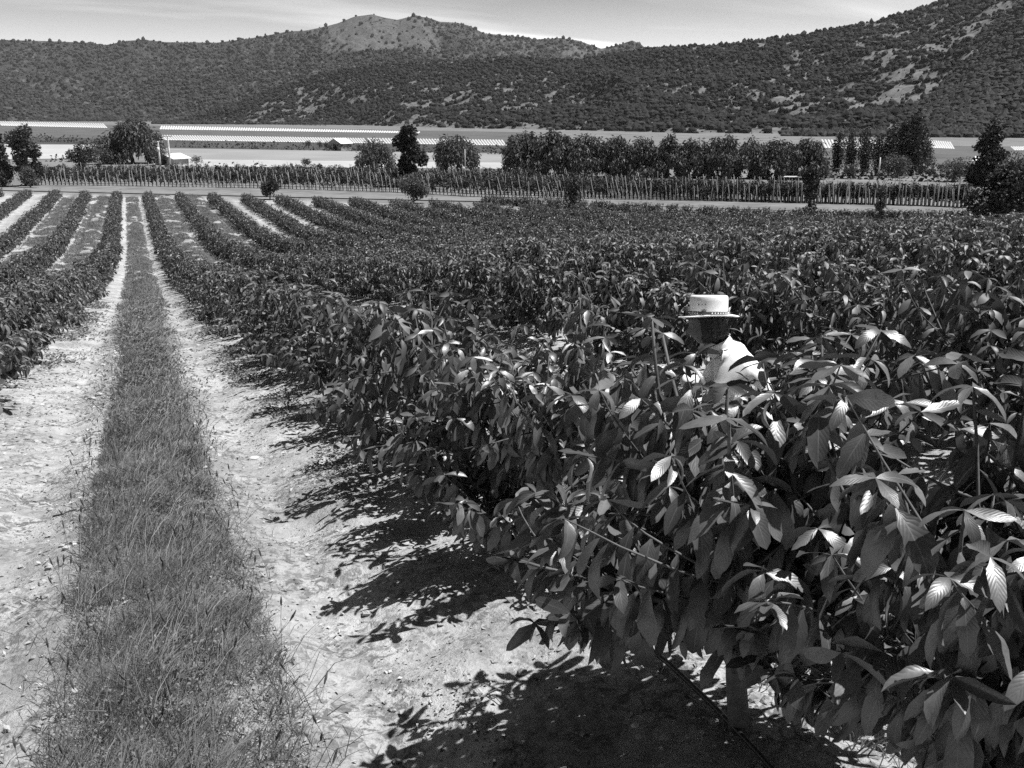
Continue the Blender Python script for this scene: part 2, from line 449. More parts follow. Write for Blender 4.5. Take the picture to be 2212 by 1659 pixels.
def hill(name, prof, zb, zr, mat, smat, nscrub, size, thr, relief, seed, px0=-500, px1=2750, step=3.2, gull=1.0, extra_bare=None, pscale=12):
    prof = np.array(prof, float)
    px = np.arange(px0, px1 + 1, step); n = len(px); m = 150
    t = np.concatenate([np.linspace(0, 1, m - 14), 1 + np.linspace(.05, .8, 14)])
    ry = np.interp(px, prof[:, 0], prof[:, 1])
    Zb = np.interp(px, *np.array(zb, float).T); Zr = np.interp(px, *np.array(zr, float).T)
    a = (px - 1106.0) / FPX
    # exact height of the ridge so that its skyline falls on the photograph's
    ridge = np.array([at(x, y, z)[2] for x, y, z in zip(px, ry, Zr)])
    lat = a / (math.cos(PITCH) + math.sin(PITCH) * (829.5 - 250) / FPX * 0 + 0)      # sideways slope per metre of depth
    # lateral scale must follow the pixel rays of the ridge
    latr = np.array([np.dot(at(x, y, 1.0), R_H) for x, y in zip(px, ry)])
    Zg = Zb[:, None] + (Zr - Zb)[:, None] * t[None]
    xc = latr[:, None] * Zg
    wx = F_H[0] * Zg + R_H[0] * xc; wy = F_H[1] * Zg + R_H[1] * xc
    base = gz(wx, wy, False) - 1.0
    rise = np.where(t <= 1, t ** .92, 1 - (t - 1) ** 1.3 * .9)
    h = base + (ridge[:, None] - base) * rise[None]
    env = np.clip(np.sin(np.pi * np.clip(t, 0, 1)), 0, 1) ** .8
    env = np.where(t > 1, .3, env)
    sc = 1 / 210.0
    gl = 1 - np.abs(2 * fbm(wx * sc * 1.3 + 4, wy * sc * .6, 4, seed) - 1) * 2
    h = np.maximum(base, h + env[None] * relief * ((gl * gull - 1) * .6 + (fbm(wx * sc * 4, wy * sc * 4, 4, seed + 7) - 1) * .45))
    fine = fbm(wx / pscale, wy / pscale, 4, seed + 3, .6); coarse = fbm(wx / 230, wy / 230, 3, seed + 5)
    d = fine * .66 + coarse * .34
    if extra_bare is not None: d = d + extra_bare(px[:, None] + 0 * t[None], t[None] + 0 * px[:, None])
    bare = np.clip((d - thr) / .03, 0, 1)
    V = np.stack([wx, wy, h], -1)
    idx = (np.arange(n - 1)[:, None] * m + np.arange(m - 1)[None]).ravel()
    o = mk(name, V.reshape(-1, 3), np.stack([idx, idx + m, idx + m + 1, idx + 1], -1), mat, attrs={'bare': bare.ravel()})
    tag(o, kind='structure')
    # scrub
    r = np.random.RandomState(seed)
    c = r.rand(nscrub * 3) * (n - 2); q = r.rand(nscrub * 3) ** .9 * (m - 13)
    ci, qi = c.astype(int), np.minimum(q.astype(int), m - 2); fc, fq = (c - ci)[:, None], (q - qi)[:, None]
    pos = (V[ci, qi] * (1 - fc) + V[ci + 1, qi] * fc) * (1 - fq) + (V[ci, qi + 1] * (1 - fc) + V[ci + 1, qi + 1] * fc) * fq
    keep = r.rand(len(pos)) > bare[ci, qi] * .93
    pos = pos[keep][:nscrub]; k = len(pos)
    s = size * (.38 + 2.2 * r.rand(k) ** 4.5)
    jit = .7 + .6 * r.rand(k, 12)
    ang = r.rand(k) * 6.28; ca, sa = np.cos(ang)[:, None], np.sin(ang)[:, None]
    B = ICO[None] * jit[..., None]
    X = B[..., 0] * ca - B[..., 1] * sa; Y = B[..., 0] * sa + B[..., 1] * ca
    W = np.stack([X * s[:, None], Y * s[:, None], B[..., 2] * s[:, None] * (.8 + .5 * r.rand(k, 1))], -1) + pos[:, None] + np.array([0, 0, .35]) * s[:, None, None]
    FF = (ICF[None] + 12 * np.arange(k)[:, None, None]).reshape(-1, 3)
    so = mk('hillside_scrub', W.reshape(-1, 3), FF, smat, smooth=False, attrs={'tone': np.repeat(r.rand(k), 12)})
    tag(so, kind='stuff', label='dark shrubs and small trees dotted over the ' + name, cat='scrub')
    return o

def scrub_mat(name, lo, hi):
    m, nt, b = mat_base(name)
    nt.links.new(ramp(nt, attr(nt, 'tone'), [(0, lo), (1, hi)]), b.inputs['Base Color'])
    b.inputs['Roughness'].default_value = .9; b.inputs['Specular IOR Level'].default_value = .1
    return m
sm_far = scrub_mat('scrub_distant', .028, .062); sm_mid = scrub_mat('scrub_middle', .018, .045); sm_right = scrub_mat('scrub_mountain', .028, .06)
RIDGE = [(-700, 92), (-300, 88), (0, 86), (110, 89), (185, 92), (230, 97), (275, 88), (310, 86), (360, 91), (470, 92), (560, 80), (620, 68), (660, 66), (700, 58), (730, 50), (765, 36), (804, 31), (830, 38), (858, 43), (893, 34), (925, 38), (950, 47), (987, 49), (1015, 56), (1045, 72), (1119, 79), (1160, 85), (1211, 82), (1251, 88), (1299, 105), (1340, 96), (1365, 87), (1385, 96), (1400, 108), (1500, 130), (1800, 170), (2800, 220)]
SPUR = [(-700, 150), (-100, 150), (0, 160), (60, 188), (120, 215), (200, 216), (290, 185), (364, 159), (450, 150), (553, 145), (620, 133), (678, 119), (770, 110), (862, 104), (930, 110), (1010, 118), (1100, 124), (1250, 140), (1500, 170), (2800, 240)]
MIDH = [(-700, 275), (340, 272), (400, 256), (450, 243), (520, 220), (600, 188), (700, 160), (800, 141), (900, 134), (1000, 133), (1050, 126), (1110, 123), (1180, 129), (1250, 127), (1320, 117), (1397, 107), (1440, 102), (1560, 96), (1650, 86), (1720, 78), (1790, 64), (1850, 54), (1910, 42), (1960, 26), (2010, 10), (2060, -8), (2150, -60), (2300, -120), (2800, -170)]
RSPUR = [(1700, 300), (1800, 280), (1900, 235), (1960, 200), (2020, 158), (2080, 108), (2140, 55), (2200, 5), (2270, -45), (2400, -110), (2800, -200)]
hill('hill', RIDGE, [(-700, 2950), (2800, 2900)], [(-700, 3800), (2800, 3700)], hill_mat('far_hillside', .045, .115), sm_far, 60000, 3.4, .545, 70, 101,
     extra_bare=lambda p, t: .24 * np.exp(-((p - 790) / 95) ** 2) * (t > .55) * (t < 1) + .18 * np.exp(-((p - 905) / 50) ** 2) * (t > .7) * (t < .97))
hill('hill', SPUR, [(-700, 2300), (2800, 2200)], [(-700, 2850), (2800, 2800)], hill_mat('spur_hillside', .04, .115), sm_far, 55000, 2.7, .54, 48, 203, px1=1700)
hill('hill', MIDH, [(-700, 1500), (340, 1500), (700, 1400), (1000, 1000), (1500, 700), (2212, 640), (2800, 640)], [(-700, 1900), (340, 1900), (1000, 1600), (1500, 1400), (2100, 1350), (2800, 1500)], hill_mat('middle_hillside', .03, .17), sm_mid, 120000, 1.5, .512, 34, 307, px0=330,
     extra_bare=lambda p, t: -.07 * np.clip((t - .6) / .3, 0, 1) * (p < 1450) + .13 * np.exp(-(t / .05) ** 2) + .05 * np.exp(-((p - 1700) / 500) ** 2) * np.exp(-((t - .2) / .2) ** 2) - .05 * (p > 1750) * (t > .35))
hill('mountain', RSPUR, [(1600, 600), (2800, 480)], [(1600, 900), (2200, 1000), (2800, 1050)], hill_mat('mountain_side', .045, .16), sm_right, 75000, 1.3, .50, 16, 409, px0=1690,
     extra_bare=lambda p, t: .12 * np.exp(-((t - 1) / .06) ** 2) * (p > 1980))

# ------------------------------------------------------------------ leaves
def leaf_shape(t):
    w = np.where(t < .10, .03, ((np.clip(t - .08, 0, 1) / .92) ** .62) * np.clip(1 - t, 0, 1) ** .72 * 1.75)
    return np.minimum(w, 1.0)
def leaf_mesh(P0, D, Ln, Wd, bend, fold, roll, tone, ns=7):
    n = len(P0)
    side = np.cross(D, UP); bad = np.linalg.norm(side, axis=1) < .05
    side[bad] = [1, 0, 0]; side = nrm(side); nn = np.cross(side, D)
    cr, sr = np.cos(roll)[:, None], np.sin(roll)[:, None]
    side, nn = side * cr + nn * sr, nn * cr - side * sr
    ts = np.linspace(0, 1, ns) if ns > 4 else np.array([0, .3, .62, 1.0])[:ns]
    sh = leaf_shape(ts)
    b = np.where(np.abs(bend) < .02, .02, bend)
    ph = rs.rand(n) * 6.28
    V = np.empty((n, ns, 3, 3))
    for i, t in enumerate(ts):
        a = b * t
        p = P0 + (Ln * np.sin(a) / b)[:, None] * D - (Ln * (1 - np.cos(a)) / b)[:, None] * nn
        n_t = nn * np.cos(a)[:, None] + D * np.sin(a)[:, None]
        w = Wd * sh[i] * (1 + .09 * rs.randn(n))
        rip = (np.sin(t * 9 + ph) * .12 * w)[:, None] * n_t
        V[:, i, 1] = p
        V[:, i, 0] = p - side * (w * np.cos(fold))[:, None] + n_t * (w * np.sin(fold))[:, None] + rip
        V[:, i, 2] = p + side * (w * np.cos(fold))[:, None] + n_t * (w * np.sin(fold))[:, None] - rip
    base = (np.arange(n) * ns * 3)[:, None, None]
    i = (np.arange(ns - 1) * 3)[None, :, None]; j = np.arange(2)[None, None]
    # winding gives a normal on the upper side
    F = np.stack([base + i + j, base + i + j + 1, base + i + j + 4, base + i + j + 3], -1).reshape(-1, 4)
    uv = np.empty((n, ns, 3, 2)); uv[..., 0] = np.array([0, .5, 1])[None, None]; uv[..., 1] = ts[None, :, None]
    return V.reshape(-1, 3), F, uv.reshape(-1, 2), np.repeat(tone, ns * 3)
def leaf_low(P0, D, Ln, Wd, bend, fold, roll, tone):
    n = len(P0)
    side = np.cross(D, UP); side[np.linalg.norm(side, axis=1) < .05] = [1, 0, 0]; side = nrm(side); nn = np.cross(side, D)
    cr, sr = np.cos(roll)[:, None], np.sin(roll)[:, None]
    side, nn = side * cr + nn * sr, nn * cr - side * sr
    m = P0 + D * (Ln * .5)[:, None]; tip = P0 + D * (Ln * .93)[:, None] - nn * (Ln * .3 * bend)[:, None]
    V = np.stack([P0, m - side * Wd[:, None] + nn * (Wd * .3)[:, None], tip, m + side * Wd[:, None] + nn * (Wd * .3)[:, None]], 1)
    b = (np.arange(n) * 4)[:, None]
    F = np.concatenate([b + np.array([[0, 2, 1]]), b + np.array([[0, 3, 2]])])
    return V.reshape(-1, 3), F, np.repeat(tone, 4)

# ------------------------------------------------------------------ the orchard trees
def grow(seed, H=1.05, spread=.6, prim=10, sub=5, lscale=1.0, trunk_r=.024, low=.16, bias=(0, 0), zlow=.12, avoid=None):
    """skeleton and leaves of one young tree: wood MB, leaf arrays"""
    r = np.random.RandomState(seed)
    wood = MB(); LP, LD, LL, LS = [], [], [], []
    lean = r.randn(2) * .03
    tz = np.linspace(0, .44 * H, 7)
    tp = np.stack([lean[0] * tz / .4 + .012 * np.sin(tz * 9 + seed), lean[1] * tz / .4 + .012 * np.cos(tz * 8), tz - .06], -1)
    tr = trunk_r * np.array([1.35, 1.05, 1, .95, .9, .8, .62])
    wood.tube(tp, tr, 8)
    shoots = []
    def shoot(p0, az, el, ln, rad, trop, steps=8):
        pts = [p0]; d = np.array([math.cos(az) * math.cos(el), math.sin(az) * math.cos(el), math.sin(el)])
        for _ in range(steps):
            d = nrm(d + np.array([0, 0, trop]) / steps + r.randn(3) * .06)
            pts.append(pts[-1] + d * ln / steps)
        pts = np.array(pts)
        wood.tube(pts, np.linspace(rad, max(.0022, rad * .3), len(pts)), 5)
        shoots.append((pts, ln)); return pts
    for k in range(prim):
        lowb = k < min(prim * .42, 7)
        i = int(np.clip(np.searchsorted(tz, zlow) + r.randint(0, 3), 1, 6)) if lowb else r.randint(3, 7); p0 = tp[i]
        az = k * 2.4 + r.randn() * .35
        if lowb and avoid and math.cos(az - avoid[0]) > math.cos(avoid[1]): az = avoid[0] + math.copysign(avoid[1] + r.uniform(0, .6), math.sin(az - avoid[0]))
        el = r.uniform(.08, .45) if lowb else r.uniform(.85, 1.4)
        ln = (H - p0[2]) * r.uniform(.76, 1.0) / max(.75, math.sin(el)) * .95
        ln = min(ln, spread * r.uniform(.85, 1.25) / max(.3, math.cos(el)) if lowb else 1.2 * H)
        pts = shoot(p0, az + (bias[0] if lowb else 0), el, ln, trunk_r * r.uniform(.34, .5), .12 if lowb else .55)
        for q in range(sub):
            j = r.randint(2, 7)
            shoot(pts[j], az + r.choice([-1, 1]) * r.uniform(.5, 1.4), r.uniform(-.05, .9), r.uniform(.22, .5) * H / 1.3, .0055, r.uniform(-.1, .7), 6)
    for pts, ln in shoots:
        seg = np.linalg.norm(np.diff(pts, axis=0), axis=1); cum = np.r_[0, np.cumsum(seg)]
        s0 = .10 if ln > .5 else .04
        ss = np.arange(s0, cum[-1], .031); a0 = r.rand() * 6.28
        for q, s in enumerate(ss):
            p = np.array([np.interp(s, cum, pts[:, c]) for c in range(3)])
            if p[2] < low * .7: continue
            i = min(np.searchsorted(cum, s), len(pts) - 1); T = nrm(pts[i] - pts[i - 1])
            az = a0 + q * 2.4
            A = nrm(np.cross(T, [.3, .2, 1.0])); B = np.cross(T, A)
            rad = A * math.cos(az) + B * math.sin(az)
            out = np.array([p[0], p[1], 0]); out = out / (np.linalg.norm(out) + .15)
            endf = s / cum[-1]
            d = rad * .8 + T * (.25 + .5 * endf ** 4) + out * .35
            d[2] = d[2] * .6 - (.62 if endf < .9 else .12) - r.uniform(0, .55)
            LP.append(p); LD.append(d)
            size = (.115 + .06 * r.rand()) * (1 - .55 * max(0, endf - .82) / .18) * lscale
            LL.append(size); LS.append(endf)
        for q in range(4):                                      # terminal rosette
            az = q * 1.57 + a0
            LP.append(pts[-1]); LD.append(np.array([math.cos(az), math.sin(az), r.uniform(-.45, .2)])); LL.append(r.uniform(.08, .13) * lscale); LS.append(1)
    LP, LD, LL = np.array(LP), nrm(np.array(LD)), np.array(LL)
    n = len(LP)
    A = dict(P=LP, D=LD, L=LL, W=LL * r.uniform(.205, .30, n), bend=np.clip(.75 + r.randn(n) * .45, -.2, 1.9), fold=np.clip(r.uniform(.0, .45, n) + (r.rand(n) < .15) * .5, 0, .95), roll=r.randn(n) * .5, tone=r.rand(n))
    return wood, A
def tree_meshes(seed, ns=7, lmat='leaf_mid', **kw):
    wood, A = grow(seed, **kw)
    wm = wood.build('trunk', M['bark'], smooth=True, link=False)
    V, F, uv, tone = leaf_mesh(A['P'], A['D'], A['L'], A['W'], A['bend'], A['fold'], A['roll'], A['tone'], ns)
    cm = mk('crown', V, F, M[lmat], attrs={'tone': tone}, uv=uv, link=False)
    return wm, cm, A
def orchard_tree(x, y, meshes, rz, sc, label, group, sq=1.0):
    o = empty('orchard_tree', (x, y, gz1(x, y)), label, 'tree', group, rz)
    o.scale = (sc, sc * sq, sc)
    add('trunk', meshes[0], o); add('crown', meshes[1], o)
    return o
VAR = [tree_meshes(500 + i, zlow=.10, low=.10, lscale=.97, H=[1.08, 1.0, 1.14, .95, 1.06, 1.0, 1.1, .94][i], spread=[.52, .48, .46, .55, .5, .54, .45, .5][i]) for i in range(8)]
HERO = [None, tree_meshes(900, ns=9, lmat='leaf', H=1.46, spread=.62, prim=23, sub=6, trunk_r=.040, low=.66, lscale=1.1, zlow=.42, avoid=(-2.2, 1.05)),
        tree_meshes(902, ns=9, lmat='leaf', H=1.47, spread=.58, prim=20, sub=6, trunk_r=.032, low=.60, lscale=1.1, zlow=.48, avoid=(2.75, .9)),
        tree_meshes(905, ns=9, lmat='leaf', H=1.22, spread=.52, prim=16, sub=6, trunk_r=.028, low=.24, lscale=1.05)]
heroes = [(1.85, 2.36, 1, 0.0, 1.0, 'orchard tree with stout bare lower trunk by the black hose, before the crouching man'),
          (1.86, 1.42, 2, 0.0, 1.0, 'nearest orchard tree with very large glossy leaves filling the lower right corner'),
          (1.83, 4.05, 3, 3.2, 1.0, 'bushy orchard tree next behind the stout bare trunk, its shadow fanning over the track'),
          (1.84, 5.02, 3, .1, .95, 'second orchard tree behind the stout bare trunk, a small gap before it')]
for x, y, k, rz, sc_, lab in heroes: orchard_tree(x, y, HERO[k], rz, sc_, lab, 'orchard trees', .74 if y > 3 else .9)
pts = []
for k in range(-6, 17):
    u = ROW0 + ROWS * k
    if u > UMAX: continue
    v0 = {0: 5.9}.get(k, 1.0 if k > 0 else 6.0)
    v = v0
    while v < float(vfar(u)):
        x, y = u + rs.randn() * .05, v + rs.randn() * .06
        Z = F_H[0] * x + F_H[1] * y; X = R_H[0] * x + R_H[1] * y
        if x > np.interp(y, [24, 31, 37, 53, 72], [60, 40, 43, 51, 54]): v += .8; continue
        if Z > .8 and abs(X) < Z * .57 + 1.2 and rs.rand() > .02:
            pts.append((math.hypot(X, Z), x, y, k))
        v += .86 if k <= 0 else .76
pts.sort()
RN = {0: ('leafy young orchard tree in the row along the right of the grassy track', 'orchard row right of the track'),
      -1: ('leafy young orchard tree in the row along the left of the grassy track', 'orchard row left of the track'),
      1: ('leafy young orchard tree in the second row right of the grassy track', 'second orchard row right of the track'),
      2: ('leafy young orchard tree in the third row right of the grassy track', 'third orchard row right of the track'),
      -2: ('leafy young orchard tree in the second row left of the grassy track', 'second orchard row left of the track')}
NEAR = 295
for i, (d, x, y, k) in enumerate(pts[:NEAR]):
    lab, grp = RN.get(k, ('leafy young orchard tree in the dense rows far right of the track', 'dense orchard rows on the right'))
    hs = np.interp(y if k <= 0 else d * .8, [5, 10, 17, 40, 60], [1.16, 1.06, 1.02, 1.1, 1.2]) * {-1: 1.0, 0: 1.0, 1: 1.08}.get(k, 1.0 if k < 0 else 1.22)
    orchard_tree(x, y, VAR[rs.randint(8)], math.pi * rs.randint(2) + rs.randn() * .3, hs * rs.uniform(.9, 1.1), lab, grp, .76 if k <= 0 else 1.0)
LV, LF, LT, off = [], [], [], 0
for d, x, y, k in pts[NEAR:]:
    A = VAR[rs.randint(8)][2]; n = len(A['P'])
    m = int(np.interp(d, [15, 40, 120], [560, 380, 190])); m = min(m, n)
    s = rs.permutation(n)[:m]; gr = math.sqrt(min(2.6, n / m)) * .95
    sc = (1.17 if k < 2 else 1.2) * rs.uniform(.86, 1.14); a = rs.rand() * 6.28
    Rz = np.array([[math.cos(a), -math.sin(a), 0], [math.sin(a), math.cos(a), 0], [0, 0, 1]])
    Pp = (A['P'][s] @ Rz.T) * sc + np.array([x, y, gz1(x, y)]); Dd = A['D'][s] @ Rz.T
    v_, f_, t_ = leaf_low(Pp, Dd, A['L'][s] * gr * sc, A['W'][s] * gr * sc * 1.05, A['bend'][s], A['fold'][s], A['roll'][s], A['tone'][s])
    LV.append(v_); LF.append(f_ + off); LT.append(t_); off += len(v_)
far_orchard = mk('orchard_rows', np.concatenate(LV), np.concatenate(LF), M['leaf_far'], smooth=False, attrs={'tone': np.concatenate(LT)})
tag(far_orchard, 'mass of distant orchard rows running down the slope', 'orchard', kind='stuff')

# ------------------------------------------------------------------ drip hoses along the rows
for k, lab in ((0, 'black irrigation hose lying along the row right of the grassy track'), (-1, 'black irrigation hose lying along the row left of the grassy track')):
    v = np.arange(1.0 if k == 0 else 10, 60, .3)
    u = ROW0 + ROWS * k + (-.07 if k == 0 else .1) + .05 * np.sin(v * .9) + .03 * np.sin(v * 2.3 + 1)
    z = gz(u, v) + .03 + .03 * np.clip(np.sin(v * 1.7), 0, 1)
    o = MB().tube(np.stack([u, v, z], -1), .011, 8).build('irrigation_hose', M['hose'], smooth=True)
    tag(o, lab, 'hose')

# ------------------------------------------------------------------ grass, weeds and litter on the ground
def blades(n, uc, halfw, v0, v1, hmin, hmax, wid, mat, name, label, seed, vpow=2.0, lean=.35, seedmask=.30):
    r = np.random.RandomState(seed)
    v = v0 + (v1 - v0) * r.rand(n) ** vpow
    u = uc + halfw * np.interp(v, [4, 9, 14], [1.0, .86, .80]) * np.clip(r.uniform(-1, 1, n) + r.randn(n) * .07, -1.25, 1.25) * (.85 + .3 * fbm(v * .5, v * 0 + seed, 2, 3))
    if seedmask > 0:
        keep = fbm(u * 1.3, v * .7, 3, seed) > seedmask
        u, v = u[keep], v[keep]; n = len(u)
    dist = np.hypot(u, v); grow_ = np.clip(dist / 5, 1, 6)
    edge = 1 - .45 * np.clip(np.abs(u - uc) / halfw, 0, 1) ** 2
    h = r.uniform(hmin, hmax, n) * np.interp(v, [2, 4.5, 8], [1.3, 1.1, .9]) * edge * np.clip(.25 + 1.9 * (fbm(u * 4.5, v * 3.5, 3, seed + 5) - .15), .3, 1.6); w = wid * grow_ * r.uniform(.7, 1.3, n)
    p = np.stack([u, v, gz(u, v) - .01], -1)
    az = r.rand(n) * 6.28; ln = np.abs(r.randn(n)) * lean
    d = np.stack([np.cos(az) * ln, np.sin(az) * ln, np.ones(n)], -1); d = nrm(d)
    side = nrm(np.cross(d, np.stack([np.cos(az + 1.2), np.sin(az + 1.2), np.zeros(n)], -1)))
    bendv = np.stack([np.cos(az), np.sin(az), np.zeros(n)], -1) * (h * r.uniform(.1, .55, n))[:, None]
    m = p + d * (h * .55)[:, None] + bendv * .25; tip = p + d * h[:, None] + bendv - UP * (np.linalg.norm(bendv, axis=1) * .3)[:, None]
    V = np.stack([p - side * w[:, None], p + side * w[:, None], m + side * (w * .8)[:, None], m - side * (w * .8)[:, None], tip], 1)
    b = (np.arange(n) * 5)[:, None]
    o = mk(name, V.reshape(-1, 3), [b + np.array([[0, 1, 2, 3]]), b + np.array([[3, 2, 4]])], mat, smooth=False, attrs={'tone': np.repeat(np.clip(r.rand(n) * .75 + 1.9 * (fbm(u * 3.2, v * 1.8, 4, seed + 9) - .45), 0, 1), 5)})
    return tag(o, label, 'grass', kind='stuff')
PC = ROW0 - ROWS / 2 - .02
blades(190000, PC, .43, 1.2, 50, .05, .155, .0026, M['grass'], 'grass', 'grassy strip growing between the two wheel tracks', 21, seedmask=0, lean=.6)
blades(7000, PC, .66, 1.2, 40, .06, .30, .0017, M['grass'], 'grass', 'loose wisps along the ragged edges of the strip', 24, lean=.7, seedmask=.42)
blades(6500, PC, .50, 1.2, 34, .10, .28, .0016, M['straw'], 'dry_grass', 'pale dry stalks standing in the grassy strip', 22, lean=.6)
blades(26000, PC + ROWS - .3, 1.25, 1.5, 14, .10, .42, .0026, M['grass'], 'grass', 'tall weedy grass behind the near row, around the man', 61, vpow=1.2, seedmask=.3)
for q, uc in enumerate((PC + ROWS, PC - ROWS, PC + 2 * ROWS, PC - 2 * ROWS)):
    blades(75000, uc, 1.55, 12 if q != 0 else 5, 142, .08, .26, .0034, M['grass'], 'grass', 'thin grass between the orchard rows', 30 + q, vpow=1.1, seedmask=.40)
blades(48000, PC, .95, 30, 140, .06, .2, .003, M['grass'], 'grass', 'thin grass at the far end of the track', 40, vpow=1.0, seedmask=.36)

def flakes(n, name, label, mat, u, v, size, seed, flat=.35, up=0.012):
    r = np.random.RandomState(seed); n = len(u)
    az = r.rand(n) * 6.28; s = size * r.uniform(.5, 1.5, n) * np.clip(np.hypot(u, v) / 6, 1, 4)
    D = nrm(np.stack([np.cos(az), np.sin(az), r.randn(n) * flat], -1))
    p = np.stack([u, v, gz(u, v) + up * r.rand(n)], -1)
    V, F, t = leaf_low(p, D, s, s * r.uniform(.12, .38, n), r.randn(n) * .6, r.rand(n), r.randn(n) * .6, r.rand(n))
    return tag(mk(name, V, F, mat, smooth=False, attrs={'tone': t}), label, 'ground litter', kind='stuff')
r = np.random.RandomState(77)
n = 60000
v = .8 + 24 * r.rand(n) ** 1.9; u = PC + r.uniform(-2.4, 4.2, n)
mask = fbm(u * 2.2, v * 2.2, 4, 55) > .56
flakes(0, 'leaf_litter', 'dry leaf bits and twigs strewn over the pale soil', M['litter'], u[mask], v[mask], .013, 78)
n = 9000
v = .8 + 16 * r.rand(n) ** 1.7; u = PC + r.uniform(-2.2, 4.0, n)
flakes(0, 'straw', 'pale straw scattered on the pale soil', M['straw'], u, v, .03, 79, .2)
n = 44000                                                    # small leafy weeds: along the strip and at the row feet
v = 1.0 + 34 * r.rand(n) ** 1.8
sel = r.rand(n)
u = np.where(sel < .55, PC + r.randn(n) * .25, np.where(sel < .86, PC + 1.25 + r.randn(n) * .16, PC - 1.3 + r.randn(n) * .18))
mask = fbm(u * 1.5, v * 1.1, 3, 91) > np.where(sel < .55, .46, .56)
u, v = u[mask], v[mask]
az = r.rand(len(u)) * 6.28
Dw = nrm(np.stack([np.cos(az), np.sin(az), r.uniform(-.1, 1.2, len(u))], -1))
sz = r.uniform(.010, .026, len(u)) * np.clip(np.hypot(u, v) / 5, 1, 4)
pz = np.where(np.abs(u - PC) < .7, r.uniform(.02, .11, len(u)), r.uniform(0, .05, len(u)))
V, F, t = leaf_low(np.stack([u, v, gz(u, v) + pz], -1), Dw, sz, sz * .32, r.rand(len(u)), sz, r.randn(len(u)) * .4, r.rand(len(u)))
tag(mk('weeds', V, F, M['weed'], smooth=False, attrs={'tone': t}), 'low leafy weeds in the strip and at the row feet', 'weeds', kind='stuff')
r = np.random.RandomState(12); n = 420
v = 1.4 + 14 * r.rand(n) ** 1.6; u = PC + r.uniform(-.55, .55, n); hb = r.uniform(.10, .26, n)
pm = MB()
for a, b_, h_ in zip(u, v, hb):
    z0 = gz1(a, b_); tl_ = r.randn(2) * .05
    pm.tube([[a, b_, z0], [a + tl_[0] * .6, b_ + tl_[1] * .6, z0 + h_ * .75], [a + tl_[0], b_ + tl_[1], z0 + h_]], [.0012, .0011, .001], 3)
    pm.tube([[a + tl_[0], b_ + tl_[1], z0 + h_], [a + tl_[0] * 1.1, b_ + tl_[1] * 1.1, z0 + h_ + .02], [a + tl_[0] * 1.2, b_ + tl_[1] * 1.2, z0 + h_ + .045]], [.003, .0058, .002], 5)
tag(pm.build('seed_heads', M['trunk']), 'dark plantain seed heads standing in the grassy strip', 'weeds', kind='stuff')
# clods
n = 5200
v = .9 + 22 * r.rand(n) ** 1.7; u = PC + r.uniform(-2.2, 3.4, n); ok = np.abs(u - PC) > .5; u, v = u[ok], v[ok]; n = len(u)
s = .006 + .018 * r.rand(n) ** 3
B = ICO[None] * (.7 + .6 * r.rand(n, 12))[..., None]
W = B * s[:, None, None] * np.array([1.2, 1.2, .8]) + np.stack([u, v, gz(u, v) + s * .2], -1)[:, None]
tag(mk('soil_clods', W.reshape(-1, 3), (ICF[None] + 12 * np.arange(n)[:, None, None]).reshape(-1, 3), M['soil'], smooth=False, attrs={'grassy': np.zeros(n * 12)}), 'small clods of dry soil on the wheel tracks', 'soil', kind='stuff')
for px, py, s, lab in ((546, 972, .034, 'pale rounded stone on the right wheel track beside the grass'), (270, 661, .07, 'pale flat stone at the foot of the left orchard row'), (1370, 1610, .016, 'small pale stone near the shadow of the stout trunk')):
    p = P(px, py); B = ICO * (.8 + .4 * rs.rand(12, 1)) * np.array([1.5, 1.1, .7]) * s
    o = mk('stone', B, ICF, M['stone'], smooth=False); o.location = (p[0], p[1], p[2] + s * .3)
    sub = o.modifiers.new('round', 'SUBSURF'); sub.levels = sub.render_levels = 2
    tag(o, lab, 'stone')

for (xa, ya), (xb, yb), lab in (((112, 1098), (268, 1108), 'thin dry twig lying on the left wheel track'), ((150, 1182), (240, 1192), 'short dry stick near the grass on the left track'), ((1010, 1545), (1085, 1500), 'small broken twig beside the shadow of the near tree')):
    A, B = P(xa, ya), P(xb, yb); q = np.linspace(0, 1, 9)[:, None]
    w_ = A + (B - A) * q; w_[:, 0] += .012 * np.sin(q[:, 0] * 7); w_[:, 2] = gz(w_[:, 0], w_[:, 1]) + .008
    k_ = w_[5]
    tag(MB().tube(w_, np.linspace(.0055, .002, 9), 6).tube([k_, k_ + np.array([.02, -.05, .01]), k_ + np.array([.03, -.11, .004])], [.003, .0024, .0012], 5).build('twig', M['bark'], smooth=True), lab, 'twig')

